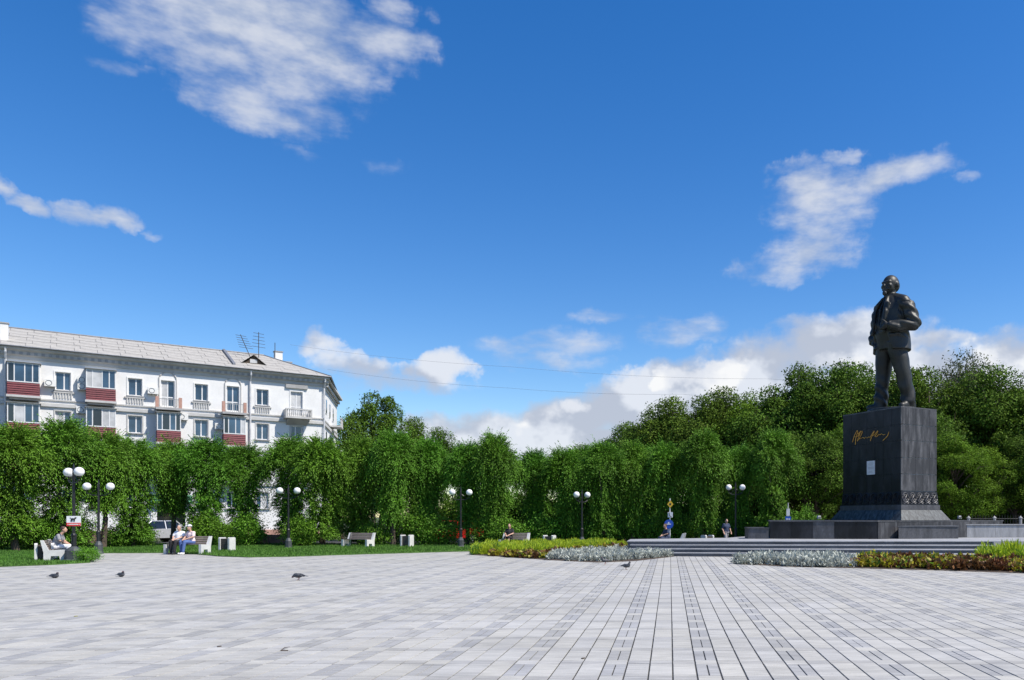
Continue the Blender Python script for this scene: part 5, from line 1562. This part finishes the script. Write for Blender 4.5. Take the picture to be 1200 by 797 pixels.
q = MB().add([(.03, -.06, 2.22), (.21, -.06, 2.42), (.03, -.06, 2.64), (-.15, -.06, 2.42), (.03, -.04, 2.22), (.21, -.04, 2.42), (.03, -.04, 2.64), (-.15, -.04, 2.42)], [(0, 1, 2, 3), (7, 6, 5, 4), (0, 4, 5, 1), (1, 5, 6, 2), (2, 6, 7, 3), (3, 7, 4, 0)]).build('yellow_diamond', 'sign_yellow', rsn)
disc(.03, 2.43, .06, -.066, -.0605, 'sign_black', 'black_mark', rsn, 10)
p = XZ(923.5, 48.3)
rs3 = thing('road_sign', 'thin post with white plate above a blue plate beyond the plinth', 'road sign', p, R(-4))
MB().tube([(0, 0, 0), (0, 0, 2.55)], .03, 8).build('pole', 'pipe_grey', rs3)
MB().bbox(-.10, .10, -.06, -.04, 1.78, 2.20).build('white_plate', 'sign_white', rs3)
MB().bbox(-.17, .17, -.06, -.04, 1.50, 1.74).build('blue_plate', 'sign_blue', rs3)
MB().bbox(-.11, -.02, -.066, -.0605, 1.54, 1.62).build('white_mark', 'sign_white', rs3); MB().bbox(.02, .11, -.066, -.0605, 1.54, 1.62).build('white_mark', 'sign_white', rs3)
# floodlights on the plinth
for px, Y, lab in ((959.5, 42.3, 'small grey floodlight on the dark plinth top'), (1124, 44.0, 'small pale floodlight on the plinth behind the pedestal foot')):
    p = XZ(px, Y, ZP)
    f = thing('floodlight', lab, 'floodlight', p, R(20))
    MB().tube([(-.10, 0, .0), (-.10, 0, .14), (.10, 0, .14), (.10, 0, .0)], .015, 5).build('bracket', 'dark_metal', f)
    MB().prism([(-.09, -.10), (.09, -.10), (.09, .06), (-.09, .06)], .09, .24, [(-.07, -.07), (.07, -.07), (.07, .04), (-.07, .04)]).build('housing', 'pipe_grey', f)
    MB().bbox(-.07, .07, -.105, -.101, .10, .20).build('lens', 'glass', f)

# overhead wires
def wire(pts, label):
    P_ = [Vector(q) for q in pts]; out = []
    for i in range(len(P_) - 1):
        for k in range(12):
            t = k / 12; q = P_[i].lerp(P_[i + 1], t); q.z -= 4 * t * (1 - t) * (P_[i + 1] - P_[i]).length * .012; out.append(q)
    out.append(P_[-1])
    tag(MB().tube(out, .008, 4).build('overhead_wire', 'gutter'), label, 'wire')
wire([P(384, 433, 78), P(600, 455, 74), P(800, 462, 70), P(960, 470, 66)], 'lower thin dark wire strung from the building corner towards the trees')
wire([P(340, 404, 80), P(600, 430, 78), P(900, 444, 76), P(1010, 446, 72)], 'upper thin dark wire strung across the sky from the roof')

# ================================================================== CARS
def make_car(label, paint, loc, rz):
    t = thing('parked_car', label, 'car', loc, rz)
    def ring(prof, w): return prof
    lower = [(-2.1, .30), (-2.12, .55), (-2.02, .78), (-1.2, .90), (1.25, .95), (1.95, .92), (2.08, .70), (2.05, .32)]
    m = MB(); n = len(lower)
    secs = [(-.84, .94), (-.80, 1.0), (-.4, 1.01), (.4, 1.01), (.80, 1.0), (.84, .94)]
    vs, fs = [], []
    for yy, k in secs:
        for x, z in lower: vs.append((x * k, yy, .6 + (z - .6) * (k if k < 1 else 1)))
    for i in range(len(secs) - 1):
        for j in range(n): fs.append((i * n + j, i * n + (j + 1) % n, (i + 1) * n + (j + 1) % n, (i + 1) * n + j))
    fs.append(tuple(range(n))); fs.append(tuple(range((len(secs) - 1) * n + n - 1, (len(secs) - 1) * n - 1, -1)))
    m.add(vs, fs).build('body', paint, t)
    cab = MB()
    cab.add([(-1.2, -.78, .88), (1.75, -.78, .93), (1.75, .78, .93), (-1.2, .78, .88), (-.45, -.6, 1.44), (1.15, -.6, 1.44), (1.15, .6, 1.44), (-.45, .6, 1.44)], [(0, 1, 5, 4), (1, 2, 6, 5), (2, 3, 7, 6), (3, 0, 4, 7), (4, 5, 6, 7)])
    cb = cab.build('cabin', 'glass_dark', t)
    MB().prism([(-.50, -.62), (1.2, -.62), (1.2, .62), (-.50, .62)], 1.425, 1.47, [(-.42, -.54), (1.1, -.54), (1.1, .54), (-.42, .54)]).build('roof', paint, t)
    for s_ in (-1, 1):
        MB().tube([(-1.18, s_ * .785, .90), (-.46, s_ * .61, 1.45)], .04, 5).build('pillar', paint, t)
        MB().tube([(.4, s_ * .785, .92), (.4, s_ * .61, 1.45)], .04, 5).build('pillar', paint, t)
        MB().tube([(1.72, s_ * .785, .94), (1.14, s_ * .61, 1.45)], .05, 5).build('pillar', paint, t)
        MB().bbox(-2.13, -2.05, s_ * .62 - .16, s_ * .62 + .16, .60, .74).build('headlight', 'sign_white', t)
        MB().bbox(2.04, 2.10, s_ * .66 - .12, s_ * .66 + .12, .66, .82).build('tail_light', 'sign_red', t)
        for x in (-1.32, 1.32):
            ring_ = [(x + .31 * math.cos(6.2832 * k / 16), .31 + .31 * math.sin(6.2832 * k / 16)) for k in range(16)]
            y0, y1 = s_ * .87, s_ * .66
            vs = [(a, y0, b) for a, b in ring_] + [(a, y1, b) for a, b in ring_]
            wh = MB().add(vs, [tuple(range(16)), tuple(range(31, 15, -1))] + [(k, k + 16, (k + 1) % 16 + 16, (k + 1) % 16) for k in range(16)]).build('wheel', 'tyre', t)
            rg = [(x + .19 * math.cos(6.2832 * k / 12), .31 + .19 * math.sin(6.2832 * k / 12)) for k in range(12)]
            y2 = s_ * .885
            MB().add([(a, y2, b) for a, b in rg] + [(a, y0 - s_ * .01, b) for a, b in rg], [tuple(range(12)), tuple(range(23, 11, -1))] + [(k, k + 12, (k + 1) % 12 + 12, (k + 1) % 12) for k in range(12)]).build('rim', 'rim', wh)
    return t
make_car('silver car glimpsed under the elms beside the couple on the bench', 'car_silver', XZ(179, 53.6), R(65))
make_car('bright red car parked behind the lamp post under the elms', 'car_red', XZ(528, 53.5), R(20))

# ================================================================== PEOPLE
def person(label, loc, rz, shirt, legs, hair, shoes, pose='sit', skirt=False, lean=0.0, long_hair=False, scale=1.0, cap=None):
    t = thing('person', label, 'person', loc, rz)
    t.scale = (scale,) * 3
    body, sh, tr, so, hr = MB(), MB(), MB(), MB(), MB()
    if pose == 'sit':
        hip = Vector((0, .05, .56)); neck = Vector((0, .10 - lean * .5, 1.03)); head = Vector((0, .06 - lean * .75, 1.22))
        knees = [Vector((s * .11, -.38, .57)) for s in (-1, 1)]; ank = [Vector((s * .11, -.40 - .05 * s, .11)) for s in (-1, 1)]
        elb = [Vector((s * .24, .0 - lean * .4, .80)) for s in (-1, 1)]; hand = [Vector((s * .08, -.26 - lean * .1, .70)) for s in (-1, 1)]
    else:
        hip = Vector((0, 0, .92)); neck = Vector((0, .0, 1.42)); head = Vector((0, -.03, 1.60))
        knees = [Vector((-.10, -.14, .50)), Vector((.10, .04, .49))]; ank = [Vector((-.10, -.12, .09)), Vector((.10, .26, .12))]
        elb = [Vector((-.25, .06, 1.14)), Vector((.25, -.02, 1.14))]; hand = [Vector((-.24, -.10, .93)), Vector((.24, -.14, .95))]
    shoul = [neck + Vector((s * .17, 0, -.05)) for s in (-1, 1)]
    chest = neck.lerp(hip, .35)
    # body: trunk, limbs, head with face, hands with fingers, one skin
    body.cap(hip + Vector((-.06, 0, 0)), hip + Vector((.06, 0, 0)), .125, .125); body.cap(hip, chest, .12, .13); body.cap(chest + Vector((-.07, 0, 0)), chest + Vector((.07, 0, 0)), .115, .115)
    body.cap(shoul[0], shoul[1], .065, .065); body.cap(neck - Vector((0, 0, .04)), head - Vector((0, 0, .06)), .055, .052)
    body.ball(head, (.076, .095, .115), 16, 12); body.ball(head + Vector((0, -.03, -.06)), (.058, .062, .06), 12, 8)
    body.cap(head + Vector((0, -.09, .015)), head + Vector((0, -.113, -.025)), .009, .014, 8)
    for s in (-1, 1):
        body.ball(head + Vector((s * .078, .01, -.01)), (.010, .02, .03), 8, 6); body.ball(head + Vector((s * .03, -.085, .012)), (.014, .012, .008), 8, 6)
    body.cap(head + Vector((-.02, -.088, -.062)), head + Vector((.02, -.088, -.062)), .010, .010, 8)
    for i, s in enumerate((-1, 1)):
        body.cap(shoul[i], elb[i], .052, .042); body.cap(elb[i], hand[i], .042, .028)
        d = (hand[i] - elb[i]).normalized(); body.cap(hand[i], hand[i] + d * .07, .030, .036)
        sd_ = d.cross(Vector((0, 0, 1))).normalized()
        for k, l in enumerate((.062, .075, .07, .055)):
            a = hand[i] + d * .09 + sd_ * (-.03 + .02 * k); b = a + d * l * .55 + Vector((0, 0, -.006)); body.cap(a, b, .0105, .010, 6); body.cap(b, b + d * l * .35 + Vector((0, 0, -.022)), .010, .009, 6)
        a = hand[i] + d * .03 - sd_ * s * .035; body.cap(a, a + d * .05 - sd_ * s * .02, .013, .011, 6)
        body.cap(hip + Vector((s * .08, 0, -.01)), knees[i], .078, .058); body.cap(knees[i], ank[i], .056, .038); body.cap(ank[i] + Vector((0, .02, -.04)), ank[i] + Vector((0, -.14, -.065)), .038, .032)
        # clothes follow the body
        tr.cap(hip + Vector((s * .075, 0, 0)), knees[i], .105, .082)
        if not skirt: tr.cap(knees[i], ank[i] + Vector((0, 0, .03)), .080, .062)
        so.cap(ank[i] + Vector((0, .03, -.05)), ank[i] + Vector((0, -.15, -.062)), .048, .042)
        sh.cap(shoul[i], shoul[i].lerp(elb[i], .72), .075, .070)
    tr.cap(hip + Vector((-.07, 0, 0)), hip + Vector((.07, 0, 0)), .140, .140)
    sh.cap(hip + Vector((-.06, 0, .06)), hip + Vector((.06, 0, .06)), .142, .142); sh.cap(hip + Vector((0, 0, .08)), chest, .155, .150); sh.cap(chest + Vector((-.08, 0, 0)), chest + Vector((.08, 0, 0)), .13, .13)
    sh.cap(shoul[0], shoul[1], .078, .078)
    hr.ball(head + Vector((0, .022, .03)), (.086, .098, .104), 16, 12)
    if long_hair:
        hr.cap(head + Vector((0, .07, .0)), neck + Vector((0, .08, -.06)), .075, .055)
    v = .016
    bo = remesh(body, 'body', 'skin', .011, t, 2)
    remesh(sh, 'shirt', shirt, v, t, 3); remesh(tr, 'skirt' if skirt else 'trousers', legs, v, t, 3)
    s_o = remesh(so, 'shoes', shoes, v, t, 2)
    # keep the face free of hair
    h_ = remesh(hr, 'hair', hair, v, t, 2)
    bm = bmesh.new(); bm.from_mesh(h_.data)
    bmesh.ops.bisect_plane(bm, geom=bm.verts[:] + bm.edges[:] + bm.faces[:], plane_co=head + Vector((0, -.045, .045)), plane_no=Vector((0, -.75, -.66 if not long_hair else -.45)), clear_outer=True)
    bm.to_mesh(h_.data); bm.free()
    if cap:
        MB().lathe([(.10, .06), (.097, .10), (.06, .135), (.01, .145)], 14, head).build('cap', cap, t)
    return t
def on_bench(b, rz, off):
    return (b.x + off * math.cos(rz), b.y + off * math.sin(rz), 0)
person('man in pale shirt and dark trousers sitting with arm near a woman', on_bench(b_l, R(-6), -.42), R(-2), 'cloth_white', 'cloth_black', 'hair_grey', 'cloth_black')
person('woman in pale pink top and blue jeans looking down on the bench', on_bench(b_l, R(-6), .16), R(-20), 'cloth_pink', 'cloth_denim', 'hair_black', 'shoe_white', lean=.12, cap='cloth_white')
person('dark haired woman in black sitting alone on the bench', on_bench(b_r, R(-14), -.28), R(-8), 'cloth_black', 'cloth_black', 'hair_brown', 'cloth_black', skirt=True, long_hair=True)
person('young person in grey shirt hunched forward on the end-on bench', on_bench(b_0, R(120), -.35), R(112), 'cloth_grey', 'cloth_white', 'hair_brown', 'shoe_white', lean=.35)
person('person in navy sitting low behind the platform steps', (b_k.x - .55, b_k.y, 0), R(-60), 'cloth_navy', 'cloth_navy', 'hair_brown', 'cloth_black', lean=.2)
person('walker in navy top and grey trousers in the shade by the lamp post', XZ(851, 45.5), R(30), 'cloth_navy', 'cloth_grey', 'hair_black', 'cloth_black', pose='walk', scale=.93)

# ================================================================== PIGEONS
def pigeon(label, loc, rz, pose):
    t = thing('pigeon', label, 'pigeon', loc, rz, None)
    b = MB()
    z = .125 if pose != 'sit' else .062
    b.ball((0, 0, z), (.062, .115, .062), 16, 10); b.ball((0, -.06, z + .008), (.056, .07, .06), 14, 10)
    b.cap((0, .08, z + .012), (0, .17, z - (.0 if pose == 'up' else .01)), .040, .020)
    if pose == 'peck':
        hd = Vector((0, -.155, z - .035)); b.cap((0, -.09, z + .02), hd, .042, .026)
    elif pose == 'up':
        hd = Vector((0, -.115, z + .115)); b.cap((0, -.085, z + .03), hd, .044, .026)
    else:
        hd = Vector((0, -.105, z + .085)); b.cap((0, -.075, z + .025), hd, .044, .028)
    b.ball(hd, (.026, .031, .027), 12, 8)
    remesh(b, 'body', 'pigeon_body', .008, t, 3)
    for s_ in (-1, 1):
        w = MB().add([(s_ * .058, -.05, z + .03), (s_ * .066, .03, z + .012), (s_ * .045, .16, z + .0), (s_ * .020, .185, z + .012), (s_ * .030, .06, z + .06), (s_ * .045, -.03, z + .058),
                      (s_ * .050, -.05, z + .025), (s_ * .056, .03, z + .006), (s_ * .035, .155, z - .004), (s_ * .012, .18, z + .006), (s_ * .02, .06, z + .05), (s_ * .035, -.03, z + .05)],
                     [(0, 1, 2, 3, 4, 5), (11, 10, 9, 8, 7, 6)] + [(k, k + 6, (k + 1) % 6 + 6, (k + 1) % 6) for k in range(6)])
        w.build('wing', 'pigeon_body', t)
        MB().ball(hd + Vector((s_ * .024, -.008, .006)), .005, 8, 6).build('eye', 'sign_red', t)
        if pose != 'sit':
            lg = MB(); lg.tube([(s_ * .024, .01, z - .045), (s_ * .026, .02, z - .085), (s_ * .026, -.005, .006)], [.012, .006, .005], 6)
            for a in (-.5, 0, .5, 3.14): lg.tube([(s_ * .026, -.005, .006), (s_ * .026 + .03 * math.sin(a), -.005 - .03 * math.cos(a), .004)], .004, 4)
            lg.build('leg', 'pigeon_leg', t)
    MB().add([(-.022, .13, z + .012), (.022, .13, z + .012), (.036, .265, z - .012), (-.036, .265, z - .012), (-.022, .13, z - .004), (.022, .13, z - .004), (.036, .265, z - .02), (-.036, .265, z - .02)],
             [(0, 1, 2, 3), (7, 6, 5, 4), (0, 4, 5, 1), (1, 5, 6, 2), (2, 6, 7, 3), (3, 7, 4, 0)]).build('tail', 'pigeon_dark', t)
    dn = Vector((0, -1, -.35 if pose != 'peck' else -.8)).normalized()
    MB().tube([hd + dn * .024, hd + dn * .05], [.008, .002], 6).build('beak', 'pigeon_dark', t)
    return t
pigeon('dark pigeon crouching on the paving before the lawn corner, tail towards the edge', G(64, 677.5), R(75), 'sit')
pigeon('dark pigeon resting with its head drawn up, past the sign lamp', G(142, 676.0), R(60), 'sit')
pigeon('dark pigeon pecking alone on open paving', G(349.5, 680), R(-95), 'peck')
pigeon('slim dark pigeon standing upright near the silver plants', G(734, 667.5), R(80), 'up')
pigeon('grey pigeon standing right against the silver plants', G(709, 661.0), R(-70), 'up')
# a few dry twigs and leaves on the paving
tw = MB().tube([(0, 0, .006), (.02, .10, .03), (.0, .22, .012), (.03, .30, .006)], [.006, .005, .004, .002], 5)
tw.tube([(0, 0, .006), (.09, -.01, .006)], .007, 5)
tag(tw.build('twig', 'bark', None, G(329, 763), R(10)), 'thin dry twig lying on open paving', 'twig')
for px, py, lab in ((256.5, 758, 'small dark fallen leaf on the paving near the twig'), (88.5, 722.5, 'small yellowish fallen leaf on the paving'), (683, 772, 'small dark fallen leaf on the column joints')):
    m = MB().prism([(-.02, -.012), (.0, -.02), (.03, -.01), (.038, .008), (.005, .018), (-.02, .01)], .002, .010)
    tag(m.build('fallen_leaf', 'yellow_leaf' if 'yellow' in lab else 'bark', None, G(px, py), 1.0), lab, 'leaf')
